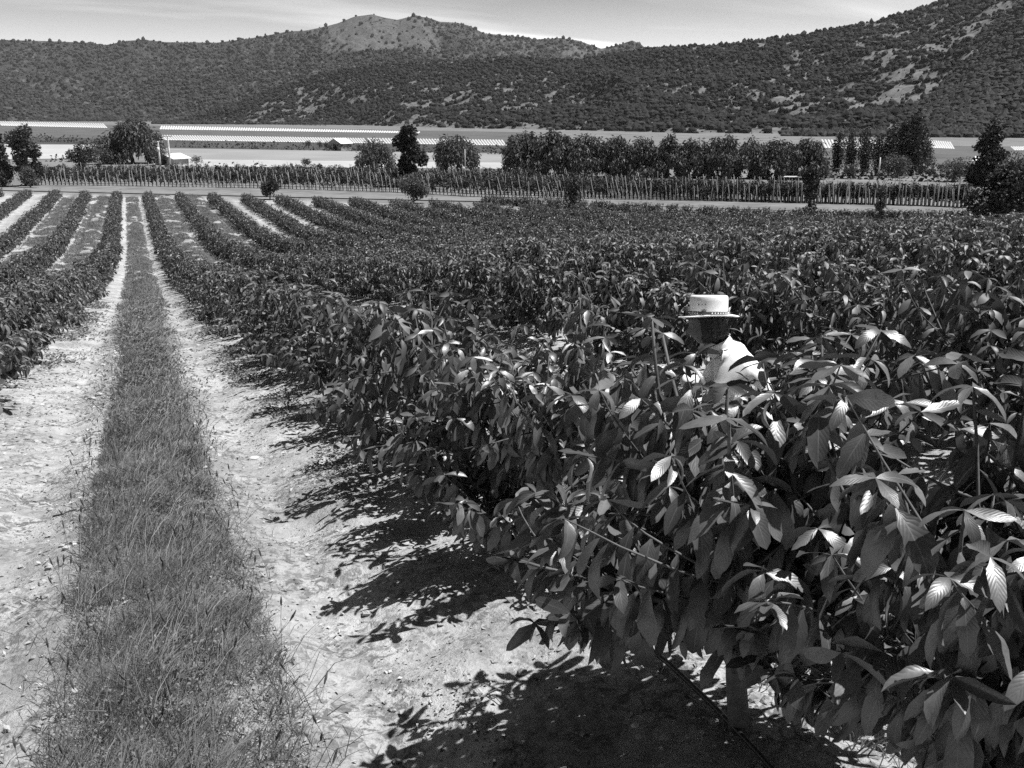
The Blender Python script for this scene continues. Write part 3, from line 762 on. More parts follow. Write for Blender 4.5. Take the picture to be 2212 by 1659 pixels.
# ------------------------------------------------------------------ background trees
def crown_faces(centers, radii, n, size, r, droop=0.0, squash=1.0):
    """many leaf-sized faces spread through lobes, denser near their surface"""
    w = np.array([a ** 2 for a in radii]); w = w / w.sum()
    k = r.choice(len(radii), n, p=w)
    d = nrm(r.randn(n, 3)); rad = np.array(radii)[k] * np.clip(r.rand(n) ** .45 + r.randn(n) * .06, 0, 1.12)
    p = np.array(centers)[k] + d * rad[:, None] * np.array([1, 1, squash])
    s = size * r.uniform(.5, 1.4, n)
    D = nrm(d + r.randn(n, 3) * .6 + np.array([0, 0, -droop]))
    V, F, t = leaf_low(p, D, s * (1 + droop * .7), s * (.42 - .1 * min(droop, 1)), r.rand(n), s, r.randn(n) * .8, np.clip(r.rand(n) * .7 + .3 * r.rand(len(radii))[k], 0, 1))
    return V, F, t
def bg_tree(name, px, base_y, top_y, wpx, kind, label, group=None, cat='tree', mat='tree', n=2600, seed=0, trunk='trunk'):
    r = np.random.RandomState(seed + int(px) + int(base_y))
    b = P(px, base_y); Z = depth(b)
    top = at(px, top_y, Z)[2]; H = top - b[2]; Wd = wpx * Z / FPX
    o = empty(name, b, label, cat, group)
    C, Rd = [], []; tk = MB(); size = max(.2, H * .05); droop = 0; sq = 1.0
    if kind == 'willow':
        droop = 1.4
        for _ in range(20):
            a, q = r.rand() * 6.28, r.rand() ** .6
            zz = H * (.24 + .60 * math.sqrt(max(0, 1 - (q * .95) ** 2)) * (.55 + .45 * r.rand()))
            C.append([math.cos(a) * q * Wd * .40, math.sin(a) * q * Wd * .40, zz]); Rd.append(Wd * r.uniform(.13, .19))
        for _ in range(20):
            a = r.rand() * 6.28; C.append([math.cos(a) * Wd * .42, math.sin(a) * Wd * .42, H * r.uniform(.10, .45)]); Rd.append(Wd * r.uniform(.08, .12))
        sq = 1.35; tr = H * .035
    elif kind == 'poplar':
        for q in np.linspace(.06, .97, 16):
            ww = Wd * .5 * (math.sin(math.pi * min(1, q * .86 + .12)) ** .7)
            for _ in range(2): C.append([r.randn() * ww * .35, r.randn() * ww * .35, H * q]); Rd.append(max(.25, ww * r.uniform(.5, .8)))
        sq = 1.8; tr = H * .018; droop = -.8
    elif kind == 'conifer':
        for q in np.linspace(.12, .96, 14):
            ww = Wd * .5 * (1.05 - q) ** .75
            for _ in range(4):
                a = r.rand() * 6.28; e = r.uniform(.3, .75); C.append([math.cos(a) * ww * e, math.sin(a) * ww * e, H * q]); Rd.append(max(.3, ww * r.uniform(.3, .5)))
        sq = .7; tr = H * .022
    elif kind == 'bush':
        for _ in range(12):
            a, q = r.rand() * 6.28, r.rand() ** .6
            C.append([math.cos(a) * q * Wd * .32, math.sin(a) * q * Wd * .32, H * r.uniform(.25, .72)]); Rd.append(min(Wd, H) * r.uniform(.18, .3))
        tr = H * .03
    elif kind == 'airy':
        for _ in range(24):
            q = r.uniform(.06, .93); ww = Wd * .5 * (.55 + .45 * math.sin(q * 3.0))
            a = r.rand() * 6.28; C.append([math.cos(a) * ww * .7 * r.rand(), math.sin(a) * ww * .7 * r.rand(), H * q]); Rd.append(Wd * r.uniform(.09, .19))
        tr = H * .03
    else:                                                     # round
        for _ in range(20):
            a, q = r.rand() * 6.28, r.rand() ** .55
            zz = H * (.52 + .36 * r.uniform(-1, 1) * math.sqrt(max(0, 1 - q * q)))
            C.append([math.cos(a) * q * Wd * .36, math.sin(a) * q * Wd * .36, zz]); Rd.append(Wd * r.uniform(.13, .22))
        tr = H * .032
    lean = r.randn(2) * H * .03
    zt = np.linspace(-.1, H * (.9 if kind in ('poplar', 'conifer') else .55), 7)
    tk.tube(np.stack([lean[0] * zt / H + r.randn(7) * tr * .3, lean[1] * zt / H + r.randn(7) * tr * .3, zt], -1), tr * np.linspace(1.25, .5, 7), 7)
    for c, rd in list(zip(C, Rd))[:10 if kind != 'poplar' else 0]:
        s0 = np.array([0, 0, H * r.uniform(.2, .45)]); tk.tube(np.stack([s0 + (np.array(c) - s0) * q + np.array([0, 0, .08 * H * math.sin(q * 3.1)]) for q in np.linspace(0, 1, 5)]), tr * np.linspace(.45, .12, 5), 5)
    tk.build('trunk', M[trunk], o, smooth=True)
    V, F, t = crown_faces(C, Rd, int(n * 1.5), size, r, droop, sq)
    lo = V[:, 2] < .02; V[lo, 2] = .02
    mk('crown', V, F, M[mat], o, smooth=False, attrs={'tone': t})
    return o
T = bg_tree
T('willow_tree', 288, 353, 250, 118, 'willow', 'large round weeping tree towering behind the two pale utility poles', n=5200)
T('dark_tree', 178, 372, 305, 52, 'round', 'dark leaning tree with a pale trunk left of the large weeping tree', mat='tree_dark', n=2200)
T('round_tree', 222, 355, 303, 66, 'round', 'mid-sized round tree tucked against the left side of the large weeping tree', n=2200)
T('airy_tree', 64, 402, 268, 84, 'airy', 'tall airy tree with open crown at the left end of the vineyard', n=3200)
T('airy_tree', 8, 400, 285, 58, 'airy', 'open leafy tree cut by the left edge of the photo', n=2200)
T('round_shrub', 12, 404, 345, 56, 'bush', 'dark bush below the open tree at the left edge', cat='shrub', mat='tree_dark', n=1500)
T('round_shrub', 66, 406, 352, 46, 'bush', 'leafy bush around the foot of the tall airy tree', cat='shrub', n=1400)
T('willow_tree', 812, 366, 301, 84, 'willow', 'low round weeping tree left of the tall ivy-clad tree', n=3600)
T('tall_tree', 888, 404, 268, 78, 'airy', 'tall irregular dark tree standing in the middle of the vineyard edge', mat='tree_dark', n=4400)
T('round_shrub', 893, 440, 372, 78, 'bush', 'broad dark bush at the foot of the tall irregular tree', cat='shrub', mat='tree', n=2600)
T('willow_tree', 988, 371, 290, 94, 'willow', 'solitary round weeping tree right of the tall irregular tree', n=4200)
for i, (px, top, w, by) in enumerate([(1135, 281, 100, 377), (1200, 277, 96, 381), (1265, 291, 92, 383), (1325, 293, 88, 383), (1385, 297, 92, 384), (1442, 290, 82, 384), (1500, 294, 88, 385), (1560, 288, 86, 386), (1618, 298, 84, 386), (1675, 292, 88, 387), (1735, 294, 92, 387)]):
    T('willow_tree', px, by, top, w, 'willow', ['leftmost weeping tree of the long tree line, bushy to the ground', 'tallest crown near the left end of the long tree line'][i] if i < 2 else ('rightmost weeping tree of the long tree line, beside the poplars' if i == 10 else 'grey-green weeping tree standing shoulder to shoulder in the long tree line'), 'weeping trees in the long tree line', n=3600)
for i, (px, top, w, by, lab) in enumerate([(1806, 285, 24, 378, 'thin poplar at the left end of the poplar group'), (1832, 281, 26, 380, 'thin poplar second from the left in the poplar group'), (1862, 277, 32, 380, 'dark slender poplar between the thin pair and the broad clump'), (1892, 290, 34, 380, 'shorter poplar at the left edge of the broad clump'), (1918, 270, 34, 380, 'mid-height poplar left of the twin tallest poplars'), (1943, 256, 30, 380, 'second tallest poplar, joined to the left of the tallest'), (1967, 238, 34, 380, 'tallest poplar of the group, with a pointed top'), (1985, 266, 28, 376, 'poplar leaning on the right side of the tallest one'), (1998, 300, 22, 372, 'short poplar at the right end of the poplar group')]):
    T('poplar_tree', px, by, top, w * 1.25, 'poplar', lab, 'poplars right of the tree line', mat='tree_dark', n=1800)
T('round_shrub', 1938, 384, 330, 80, 'bush', 'rounded bush in front of the tallest poplars', cat='shrub', n=1500)
T('round_shrub', 1836, 386, 352, 50, 'bush', 'feathery bush in front of the thin poplars', cat='shrub', n=900)
T('round_shrub', 1780, 388, 356, 44, 'bush', 'low pale bush between tree line and poplars', cat='shrub', n=900)
T('conifer_tree', 2130, 402, 254, 112, 'conifer', 'tall dark conifer behind the big dark tree at the right', mat='tree_dark', n=4200)
T('round_tree', 2190, 410, 330, 80, 'round', 'leafy tree at the right edge behind the big dark tree', n=2400)
T('round_tree', 2060, 392, 335, 84, 'bush', 'broad low tree left of the tall conifer', n=2000)
T('dark_tree', 2152, 508, 340, 140, 'round', 'big near-black tree at the right edge of the orchard', mat='tree_dark', n=5200)
T('dark_shrub', 2215, 500, 365, 90, 'round', 'dark bushy tree cut by the right edge of the photo', mat='tree_dark', n=2800)
T('small_tree', 1238, 455, 380, 50, 'airy', 'small forked tree in the hedge row before the vineyard', mat='tree_dark', n=1400)
T('round_shrub', 1465, 424, 378, 40, 'bush', 'small rounded tree within the vineyard stakes', cat='shrub', mat='tree_dark', n=1200)
T('small_tree', 1746, 472, 358, 50, 'airy', 'small crooked tree with a tufted head at the hedge row', mat='tree_dark', n=1500)
T('small_tree', 1898, 492, 400, 30, 'airy', 'thin upright young tree at the hedge row right', mat='tree', n=1000)
T('round_shrub', 584, 431, 387, 54, 'bush', 'dense dark round bush at the end of the orchard rows', cat='shrub', mat='tree_dark', n=1800)
T('round_shrub', 661, 362, 341, 22, 'bush', 'small round bush alone on the pale field', cat='shrub', mat='tree_dark', n=500)
T('round_shrub', 691, 364, 353, 12, 'bush', 'tiny bush beside the small round bush on the pale field', cat='shrub', mat='tree_dark', n=300)
T('round_shrub', 425, 357, 330, 36, 'bush', 'thin feathery bush right of the white-roofed shed', cat='shrub', n=500)
T('round_shrub', 345, 358, 318, 60, 'bush', 'dark bush behind the white-roofed shed', cat='shrub', mat='tree_dark', n=1300)
for i, (px, by, top, w) in enumerate([(666, 321, 300, 16), (690, 322, 302, 18), (706, 323, 306, 18), (725, 324, 310, 22), (752, 325, 308, 24), (775, 326, 312, 20)]):
    T('small_tree', px, by, top, w, 'round', ['dark treelet left of the tiny white roof across the pale field', 'dark treelet right of the tiny white roof across the pale field'][int(px > 735)], 'treelets around the tiny white roof', mat='tree_dark', n=500)
for i, (px, by, top, w) in enumerate([(2045, 372, 350, 60), (2010, 380, 362, 40), (2090, 376, 352, 50)]):
    T('round_shrub', px, by, top, w, 'bush', 'low scrubby bush in the hedge under the tall conifer', 'scrubby hedge bushes under the conifer', cat='shrub', n=700)
# far hedges read as one mass
r = np.random.RandomState(5); C, Rd = [], []
def hedge_run(p0, p1, n, rad):
    for s in np.linspace(0, 1, n):
        px, py = p0[0] + (p1[0] - p0[0]) * s + r.randn() * 2, p0[1] + (p1[1] - p0[1]) * s
        b = P(px, py); q = rad * r.uniform(.5, 1.4); C.append([b[0], b[1], b[2] + q * .6]); Rd.append(q)
hedge_run((-40, 262), (360, 264), 60, 7); hedge_run((390, 318), (1080, 334), 110, 1.3); hedge_run((60, 306), (330, 312), 40, 1.8)
hedge_run((110, 349), (230, 352), 30, .8); hedge_run((540, 268), (700, 272), 24, 5); hedge_run((1080, 380), (1800, 389), 80, .7); hedge_run((1980, 378), (2120, 384), 30, 1.2)
hedge_run((1090, 372), (1180, 376), 16, 1.2); hedge_run((380, 358), (1080, 369), 60, .45); hedge_run((1780, 384), (2100, 396), 60, .9)
V, F, t = crown_faces(C, Rd, 26000, .8, r)
tag(mk('hedges', V, F, M['tree_dark'], smooth=False, attrs={'tone': t}), 'dark far hedges along the field edges', 'hedge', kind='stuff')

# hedge row of orchard trees beyond the right-hand edge
A0, A1 = P(1045, 441), P(2100, 478)
LV, LF, LT, off = [], [], [], 0
for s in np.linspace(0, 1, 85):
    for q in range(2):
        x, y = A0[:2] + (A1[:2] - A0[:2]) * s + rs.randn(2) * .35
        A = VAR[rs.randint(8)][2]; k = rs.permutation(len(A['P']))[:170]
        sc = rs.uniform(.9, 1.25)
        v_, f_, t_ = leaf_low(A['P'][k] * sc + np.array([x, y, gz1(x, y)]), A['D'][k], A['L'][k] * 1.5 * sc, A['W'][k] * 1.6 * sc, A['bend'][k], A['fold'][k], A['roll'][k], A['tone'][k])
        LV.append(v_); LF.append(f_ + off); LT.append(t_); off += len(v_)
tag(mk('hedge_row', np.concatenate(LV), np.concatenate(LF), M['leaf_far'], smooth=False, attrs={'tone': np.concatenate(LT)}), 'continuous dark hedge row between orchard and vineyard stakes', 'hedge')

# ------------------------------------------------------------------ vineyard: trellis rows across the view
post_me = MB().tube(np.stack([np.zeros(3), np.zeros(3), np.array([-.2, 1.0, 2.1])], -1), [.055, .05, .045], 6).build('post', M['post'], smooth=False, link=False)
NEARL = [(75, 400), (250, 402), (560, 407), (860, 416), (1040, 426), (1500, 434), (2000, 446), (2090, 450)]
FARL = [(60, 381), (345, 378), (780, 383), (1080, 399), (1300, 415), (1600, 431), (2000, 444.5), (2090, 449)]
NR = 6
for i in range(NR):
    f = i / (NR - 1)
    for seg, (x0, x1) in enumerate(((85, 470), (470, 880), (880, 1330), (1330, 1720), (1720, 2090))):
        xs = np.arange(x0, x1, np.interp(x0, [0, 900, 1700], [8.6, 8.2, 8.6])) + rs.uniform(-2, 2)
        yn = np.interp(xs, *np.array(NEARL, float).T); yf = np.interp(xs, *np.array(FARL, float).T)
        pp = np.array([P(x, a * (1 - f) + b * f) for x, a, b in zip(xs, yn, yf)])
        place = ['at the left end', 'below the two utility poles', 'right of the tall irregular tree', 'below the long tree line', 'at the right end'][seg]
        depthw = ['front', 'second', 'third', 'fourth', 'fifth', 'rearmost'][i]
        o = empty('vine_row', pp[0], f'{depthw} row of staked vines with pale posts {place} of the vineyard' if seg in (0, 4) else f'{depthw} row of staked vines with pale posts {place}', 'vine row', 'staked vine rows')
        C, Rd, st = [], [], []
        dens = [.75, 1.0, .95, .9, .6][seg]
        for j, p in enumerate(pp - pp[0]):
            hgt = rs.uniform(1.7, 2.4) * (1.0 if seg < 2 else 1.12)
            lean = np.interp(xs[j], [200, 700, 1300, 1900], [-.02, .13, .2, .03]) + rs.randn() * .08
            if rs.rand() < .58:
                q = add('post', post_me, o); q.location = p - F_H * .4; q.rotation_euler = (rs.randn() * .05, -lean, rs.rand() * 6); q.rotation_euler = (0, -lean, -YAW)
                q.scale = (1, 1, hgt / 2.1 * rs.uniform(.85, 1.3))
            st.append(p + np.array([.25, 0, 0]))
            for _ in range(6):
                zz = rs.uniform(.7, 1.85) * hgt / 2.0
                if rs.rand() < dens: C.append(p + np.array([rs.randn() * .12 + .25, rs.randn() * .2, zz]) - R_H * lean * zz); Rd.append(rs.uniform(.16, .30) * (zz / 1.9 + .25))
            if dens > .7 and j + 1 < len(pp) and rs.rand() < .3:
                mid_ = (p + pp[j + 1] - pp[0]) / 2; C.append(mid_ + np.array([0, 0, 1.45])); Rd.append(.3)
        r = np.random.RandomState(700 + i * 10 + seg)
        V, F, t = crown_faces(C, Rd, len(C) * 26, .19, r)
        fm = MB(); fm.put(V, F)
        for q in st: fm.tube(np.stack([q - UP * .1, q + UP * .4, q + UP * .9]), [.08, .06, .05], 5)
        fo = mk('foliage', np.concatenate(fm.V), [np.concatenate(f) for f in fm.F.values()], M['vine'], o, smooth=False, attrs={'tone': np.r_[t, np.zeros(fm.n - len(t))]})

# ------------------------------------------------------------------ white rain covers over the far orchards
segs = 9
V = []
for q in np.linspace(0, 1, segs):
    sag = .03 * math.sin(q * 40)
    V += [[-.5, q, .3 + sag], [-.3, q, .8 + sag], [0, q, 1 + sag], [.3, q, .8 + sag], [.5, q, .3 + sag]]
fi = np.array([[i * 5 + j, i * 5 + j + 1, i * 5 + j + 6, i * 5 + j + 5] for i in range(segs - 1) for j in range(4)])
e0 = len(V) - 5
cov_me = mk('rain_cover', np.array(V), [fi, np.array([[0, 4, 3, 2, 1], [e0, e0 + 1, e0 + 2, e0 + 3, e0 + 4]])], M['cover'], link=False)
sol = MB()
for q in np.linspace(.02, .98, 5): sol.box((0, q, .25), (.05, .002, .5))
leg_me = sol.build('support_posts', M['post'], link=False)
def covers(near, far, step, lab, grp, dx=-8, fill=.84):
    """a strip of long covers, each running from the near to the far edge of its strip"""
    n = max(1, int(abs(near[1][0] - near[0][0]) / step))
    for i in range(n):
        q = (i + .5) / n
        px = near[0][0] + (near[1][0] - near[0][0]) * q
        y0 = near[0][1] + (near[1][1] - near[0][1]) * q; y1 = far[0] + (far[1] - far[0]) * q
        A, B = P(px, y0), P(px + dx, y1)
        d = B[:2] - A[:2]; ln = float(np.hypot(*d)); Zm = (depth(A) * 2 + depth(B)) / 3
        o = empty('rain_cover', A, lab, 'rain cover', grp, math.atan2(d[1], d[0]) - math.pi / 2)
        w = step * fill * Zm / FPX
        o.scale = (w, ln, w * .5); o.rotation_euler.x = math.atan2(B[2] - A[2], ln)
        add('cover', cov_me, o); add('support_posts', leg_me, o)
covers(((2, 272), (232, 277)), (263, 268), 5.0, 'white rain cover on the far left strip, left of the large weeping tree', 'far left white covers')
covers(((344, 280), (905, 288.5)), (273, 286), 5.2, 'white rain cover on the thin far strip at the foot of the hills', 'thin far strip of white covers', 3)
covers(((345, 303), (795, 310)), (293, 300), 5.4, 'white rain cover on the nearer strip right of the utility poles', 'nearer strip of white covers')
covers(((800, 310), (1095, 315)), (300, 304), 6.2, 'white rain cover on the nearer strip around the solitary weeping tree', 'nearer strip by the solitary tree')
covers(((1780, 320), (1905, 322)), (303, 305), 6.6, 'slanted white rain cover seen between the thin poplars', 'white covers behind the poplars')
covers(((1992, 319), (2062, 322)), (302, 308), 5.0, 'white rain cover right of the tallest poplar', 'white covers right of the poplars')
covers(((2190, 325), (2225, 325)), (318, 318), 5.0, 'white rain cover at the right edge behind the conifer', 'white covers at the right edge')

# ------------------------------------------------------------------ buildings, poles and small structures
def pole(px, by, ty, label, arms=True, can=False, wide=.21):
    b = P(px, by); Z = depth(b); H = at(px, ty, Z)[2] - b[2]
    o = empty('utility_pole', b, label, 'utility pole', 'utility poles', -YAW)
    MB().tube([[0, 0, -.2], [0, 0, H * .5], [0, 0, H]], [wide * 1.2, wide, wide * .75], 8).build('shaft', M['concrete'], o, smooth=True)
    if arms:
        m = MB(); m.box((0, -.16, H * .97), (2.2, .14, .16)); m.build('crossarm', M['concrete'], o)
        for x in (-1, 0.45, 1): MB().tube([[x, -.16, H * .97 + .08], [x, -.16, H * .97 + .18], [x, -.16, H * .97 + .3]], [.05, .08, .04], 6).build('insulator', M['metal'], o)
    if can:
        MB().tube([[.05, -.42, H * .62], [.05, -.42, H * .64], [.05, -.42, H * .76], [.05, -.42, H * .78]], [.2, .33, .33, .2], 10).build('transformer', M['metal'], o, smooth=True)
        MB().box((0, -.2, H * .70), (.2, .3, .12)).build('bracket', M['metal'], o)
pole(347, 364, 305, 'shorter pale utility pole with crossarm and transformer beside the shed', True, True)
pole(369, 366, 292, 'taller pale utility pole with crossarm in front of the shed', True)
pole(988 + 360, 384, 338, 'thin dark-backed pole in front of the long tree line, left one', False, wide=.10)
pole(1363, 384, 345, 'thinner pole just right of the first pole at the tree line', False, wide=.08)
pole(1897, 384, 340, 'pale pole standing in front of the poplars', False, wide=.14)
pole(2050, 385, 366, 'short pale pole by the hedge right of the poplars', False, wide=.1)
pole(1005, 377, 322, 'slim pole standing before the solitary weeping tree', False, wide=.07)

def shed(px, by, w, d, h, label, rz, roof='metal', pitch=.35, name='shed'):
    b = P(px, by); o = empty(name, b, label, name, rz=rz)
    m = MB(); t = .15
    m.box((0, d / 2 - t / 2, h / 2), (w, t, h)); m.box((-w / 2 + t / 2, 0, h / 2), (t, d - 2 * t - .01, h)); m.box((w / 2 - t / 2, 0, h / 2), (t, d - 2 * t - .01, h))
    m.box((-w * .32, -d / 2 + t / 2, h / 2), (w * .36, t, h)); m.box((w * .32, -d / 2 + t / 2, h / 2), (w * .36, t, h)); m.box((0, -d / 2 + t / 2, h * .9), (w * .27, t - .02, h * .2))
    m.build('wall', M['wall'], o)
    MB().box((0, -d / 2 + .22, h * .4), (w * .275, .05, h * .8)).build('door', M['dark'], o)
    e = .5; rh = pitch * w / 2
    V = []
    for y in (-d / 2 - e, d / 2 + e):
        for lift in (0, .12): V += [[-w / 2 - e, y, h - e * pitch + lift], [0, y, h + rh + lift], [w / 2 + e, y, h - e * pitch + lift]]
    V = np.array(V) + np.array([0, 0, .02])
    F = np.array([[3, 4, 10, 9], [4, 5, 11, 10], [0, 6, 7, 1], [1, 7, 8, 2], [0, 3, 9, 6], [2, 8, 11, 5], [0, 1, 4, 3], [1, 2, 5, 4], [6, 9, 10, 7], [7, 10, 11, 8]])
    mk('roof', V, F, M[roof], o, smooth=False)
    g = np.array([[-w / 2, -d / 2, h], [w / 2, -d / 2, h], [0, -d / 2, h + rh], [-w / 2, d / 2, h], [w / 2, d / 2, h], [0, d / 2, h + rh]]) - np.array([0, 0, .01])
    mk('gable', g, np.array([[0, 1, 2], [4, 3, 5]]), M['wall'], o, smooth=False)
    return o
shed(372, 357, 6.4, 4.6, 1.7, 'low shed with a bright white pitched roof beside the two utility poles', -.9, 'white', .3)
shed(735, 325, 6, 5, 2.6, 'tiny hut with a white roof among dark treelets across the pale field', -1.0, 'white', .5, 'hut')
shed(2122, 376, 2.4, 2.4, 2.6, 'small white hut half hidden by the big dark tree at the right', .4, 'white', .5, 'hut')
b = P(1708, 390); o = empty('trailer', b, 'small pale flatbed trailer parked before the long tree line', 'trailer', rz=-YAW)
MB().box((0, 0, .62), (3.0, 1.5, .18)).build('bed', M['white'], o)
for x in (-.8, .8):
    for y in (-.72, .72): MB().tube([[x, y - .08, .32], [x, y + .08, .32]], .3, 12).build('wheel', M['dark'], o)
m = MB()
for x in (-1.45, 1.45): m.box((x, 0, 1.15), (.08, 1.4, .9))
m.box((0, .7, 1.5), (2.8, .06, .08)); m.build('rack', M['trunk'], o)

# ------------------------------------------------------------------ the man
PX, PY = 3.37, 4.87
fwd = nrm(-R_H * .97 + F_H * .18)
man = empty('person', (PX, PY, gz1(PX, PY) + .015), 'crouching man in a pale straw hat and white shirt, seen side-on among the leaves', 'person', rz=math.atan2(fwd[1], fwd[0]))
man.scale = (1.06, 1.06, 1.07)
skin = plain('tanned_skin', .10, .14, 30, .5); hairm = plain('black_hair', .008, .02, 60, .6); shirt = plain('white_cotton', .72, .8, 40, .85)
pants = plain('dark_trousers', .04, .06, 30, .9); straw = plain('straw_hat_weave', .80, .84, 90, .8); shoe = plain('dark_leather', .03, .05, 20, .6)
bandm = plain('dark_hat_band', .03, .07, 60, .7)
def skin_mesh(name, nodes, edges, root, sub=2):
    names = list(nodes); me = bpy.data.meshes.new(name)
    me.from_pydata([nodes[k][0] for k in names], [(names.index(a), names.index(b)) for a, b in edges], [])
    o = bpy.data.objects.new(name, me); COL.objects.link(o)
    o.modifiers.new('skin', 'SKIN'); s = o.modifiers.new('sub', 'SUBSURF'); s.levels = s.render_levels = sub
    sv = me.skin_vertices[0].data if me.skin_vertices else None
    if sv is None:
        bpy.context.view_layer.update(); sv = me.skin_vertices[0].data
    for i, k in enumerate(names):
        rr = nodes[k][1]; sv[i].radius = (rr if isinstance(rr, tuple) else (rr, rr)); sv[i].use_root = (k == root)
    bpy.context.view_layer.update()
    dg = bpy.context.evaluated_depsgraph_get()
    m2 = bpy.data.meshes.new_from_object(o.evaluated_get(dg))
    bpy.data.objects.remove(o)
    n = len(m2.vertices); V = np.empty(n * 3, np.float32); m2.vertices.foreach_get('co', V); V = V.reshape(-1, 3)
    F = {}
    for p in m2.polygons: F.setdefault(len(p.vertices), []).append(list(p.vertices))
    return V, [np.array(f) for f in F.values()]
J = {'pelvis': ((-.22, 0, .46), (.135, .15)), 'spine': ((-.235, 0, .64), (.135, .155)), 'chest': ((-.165, 0, .80), (.14, .165)), 'neckbase': ((-.05, 0, .90), .075), 'neck': ((0, 0, .965), .056), 'skull': ((.035, 0, 1.04), .07)}
E = [('pelvis', 'spine'), ('spine', 'chest'), ('chest', 'neckbase'), ('neckbase', 'neck'), ('neck', 'skull')]
for s, n_ in ((1, 'l'), (-1, 'r')):
    J.update({'sh' + n_: ((-.13, .19 * s, .835), .075), 'el' + n_: ((.03, .27 * s, .62), .043), 'wr' + n_: ((.27, .19 * s, .66), .027), 'hip' + n_: ((-.19, .11 * s, .42), .092),
              'kn' + n_: ((.22, .17 * s, .52), .062), 'an' + n_: ((-.02, .14 * s, .09), .042), 'ft' + n_: ((.17, .16 * s, .035), .036)})
    E += [('chest', 'sh' + n_), ('sh' + n_, 'el' + n_), ('el' + n_, 'wr' + n_), ('pelvis', 'hip' + n_), ('hip' + n_, 'kn' + n_), ('kn' + n_, 'an' + n_), ('an' + n_, 'ft' + n_)]
body = MB(); body.put(*skin_mesh('body_core', J, E, 'pelvis'))
# head: ellipsoid pushed into a face (looks along +x, bowed a little)
th, ph = np.meshgrid(np.linspace(0, 2 * math.pi, 48, endpoint=False), np.linspace(0, math.pi, 32))
hx, hy, hz = np.sin(ph) * np.cos(th), np.sin(ph) * np.sin(th), np.cos(ph)
X, Y, Zh = hx * .098, hy * .078, hz * .118
front = np.clip(hx, 0, 1)
X = X + front * (.026 * np.exp(-((Y / .014) ** 2)) * np.exp(-(((Zh + .018) / .022) ** 2))            # nose
                 - .010 * np.exp(-(((np.abs(Y) - .032) / .015) ** 2)) * np.exp(-(((Zh - .012) / .014) ** 2))   # eye sockets
                 + .007 * np.exp(-(((Zh - .035) / .012) ** 2)) * np.exp(-((Y / .05) ** 2))               # brow
                 + .008 * np.exp(-((Y / .022) ** 2)) * np.exp(-(((Zh + .058) / .008) ** 2))
                 - .004 * np.exp(-((Y / .022) ** 2)) * np.exp(-(((Zh + .066) / .004) ** 2))
                 + .012 * np.exp(-((Y / .028) ** 2)) * np.exp(-(((Zh + .098) / .016) ** 2)))
Y = Y * np.where(Zh < -.04, 1 - .30 * np.clip((-.04 - Zh) / .07, 0, 1), 1)
HC = np.array([.055, 0, 1.055]); tl = .22
head_rot = np.array([[math.cos(tl), 0, math.sin(tl)], [0, 1, 0], [-math.sin(tl), 0, math.cos(tl)]])
HV = np.stack([X, Y, Zh], -1).reshape(-1, 3) @ head_rot.T + HC
nphi, nth = ph.shape
i = (np.arange(nphi - 1)[:, None] * nth); j = np.arange(nth)[None]; j2 = (j + 1) % nth
body.put(HV, np.stack([i + j, i + nth + j, i + nth + j2, i + j2], -1).reshape(-1, 4))
for s in (1, -1):                                             # ears
    a = np.linspace(0, 2 * math.pi, 16, endpoint=False)
    ear = np.stack([-.008 + .018 * np.cos(a) - .004 * np.sin(a), np.full(16, s * .080) + s * .010 * np.clip(-np.cos(a), 0, 1), -.012 + .031 * np.sin(a)], -1)
    body.tube(np.concatenate([ear, ear[:1]]) @ head_rot.T + HC, .0055, 6)
    lobe = ICO * np.array([.012, .006, .024]) + np.array([-.006, s * .079, -.012]); body.put(lobe @ head_rot.T + HC, ICF)
    # hands: palm and five bent fingers
    w = np.array(J['wrl' if s > 0 else 'wrr'][0]); fw = nrm(np.array([.9, -.25 * s, -.12])); sd = nrm(np.cross(UP, fw)) * s; dn = nrm(np.cross(fw, sd)) * s
    if dn[2] > 0: dn = -dn
    body.tube([w - fw * .01, w + fw * .03, w + fw * .07, w + fw * .095], [.026, .032, .034, .026], 8)
    for f_, (o_, ln) in enumerate(((-.030, .062), (-.010, .072), (.010, .067), (.029, .052))):
        b0 = w + fw * .085 + sd * o_
        body.tube([b0, b0 + fw * ln * .42 + dn * .008, b0 + fw * ln * .72 + dn * .028, b0 + fw * ln * .85 + dn * .05], [.0095, .009, .0082, .0065], 7)
    b0 = w + fw * .03 - sd * .03
    body.tube([b0, b0 + fw * .025 - sd * .022 + dn * .01, b0 + fw * .055 - sd * .026 + dn * .02], [.012, .010, .0075], 7)
bo = body.build('body', skin, man, smooth=True)
rm = bo.modifiers.new('remesh', 'REMESH'); rm.mode = 'VOXEL'; rm.voxel_size = .004; rm.use_smooth_shade = True
bpy.context.view_layer.update()
_one = bpy.data.meshes.new_from_object(bo.evaluated_get(bpy.context.evaluated_depsgraph_get())); bo.modifiers.clear(); bo.data = _one
_bm = bmesh.new(); _bm.from_mesh(_one); _seen = set(); isles_ = []
for v0_ in list(_bm.verts):
    if v0_ in _seen: continue
    st_, isl = [v0_], {v0_}
    while st_:
        for e_ in st_.pop().link_edges:
            for w_ in e_.verts:
                if w_ not in isl: isl.add(w_); st_.append(w_)
    _seen |= isl
    isles_.append(isl)
keep_ = max(isles_, key=len)
bmesh.ops.delete(_bm, geom=[v_ for v_ in _bm.verts if v_ not in keep_], context='VERTS'); _bm.to_mesh(_one); _bm.free()
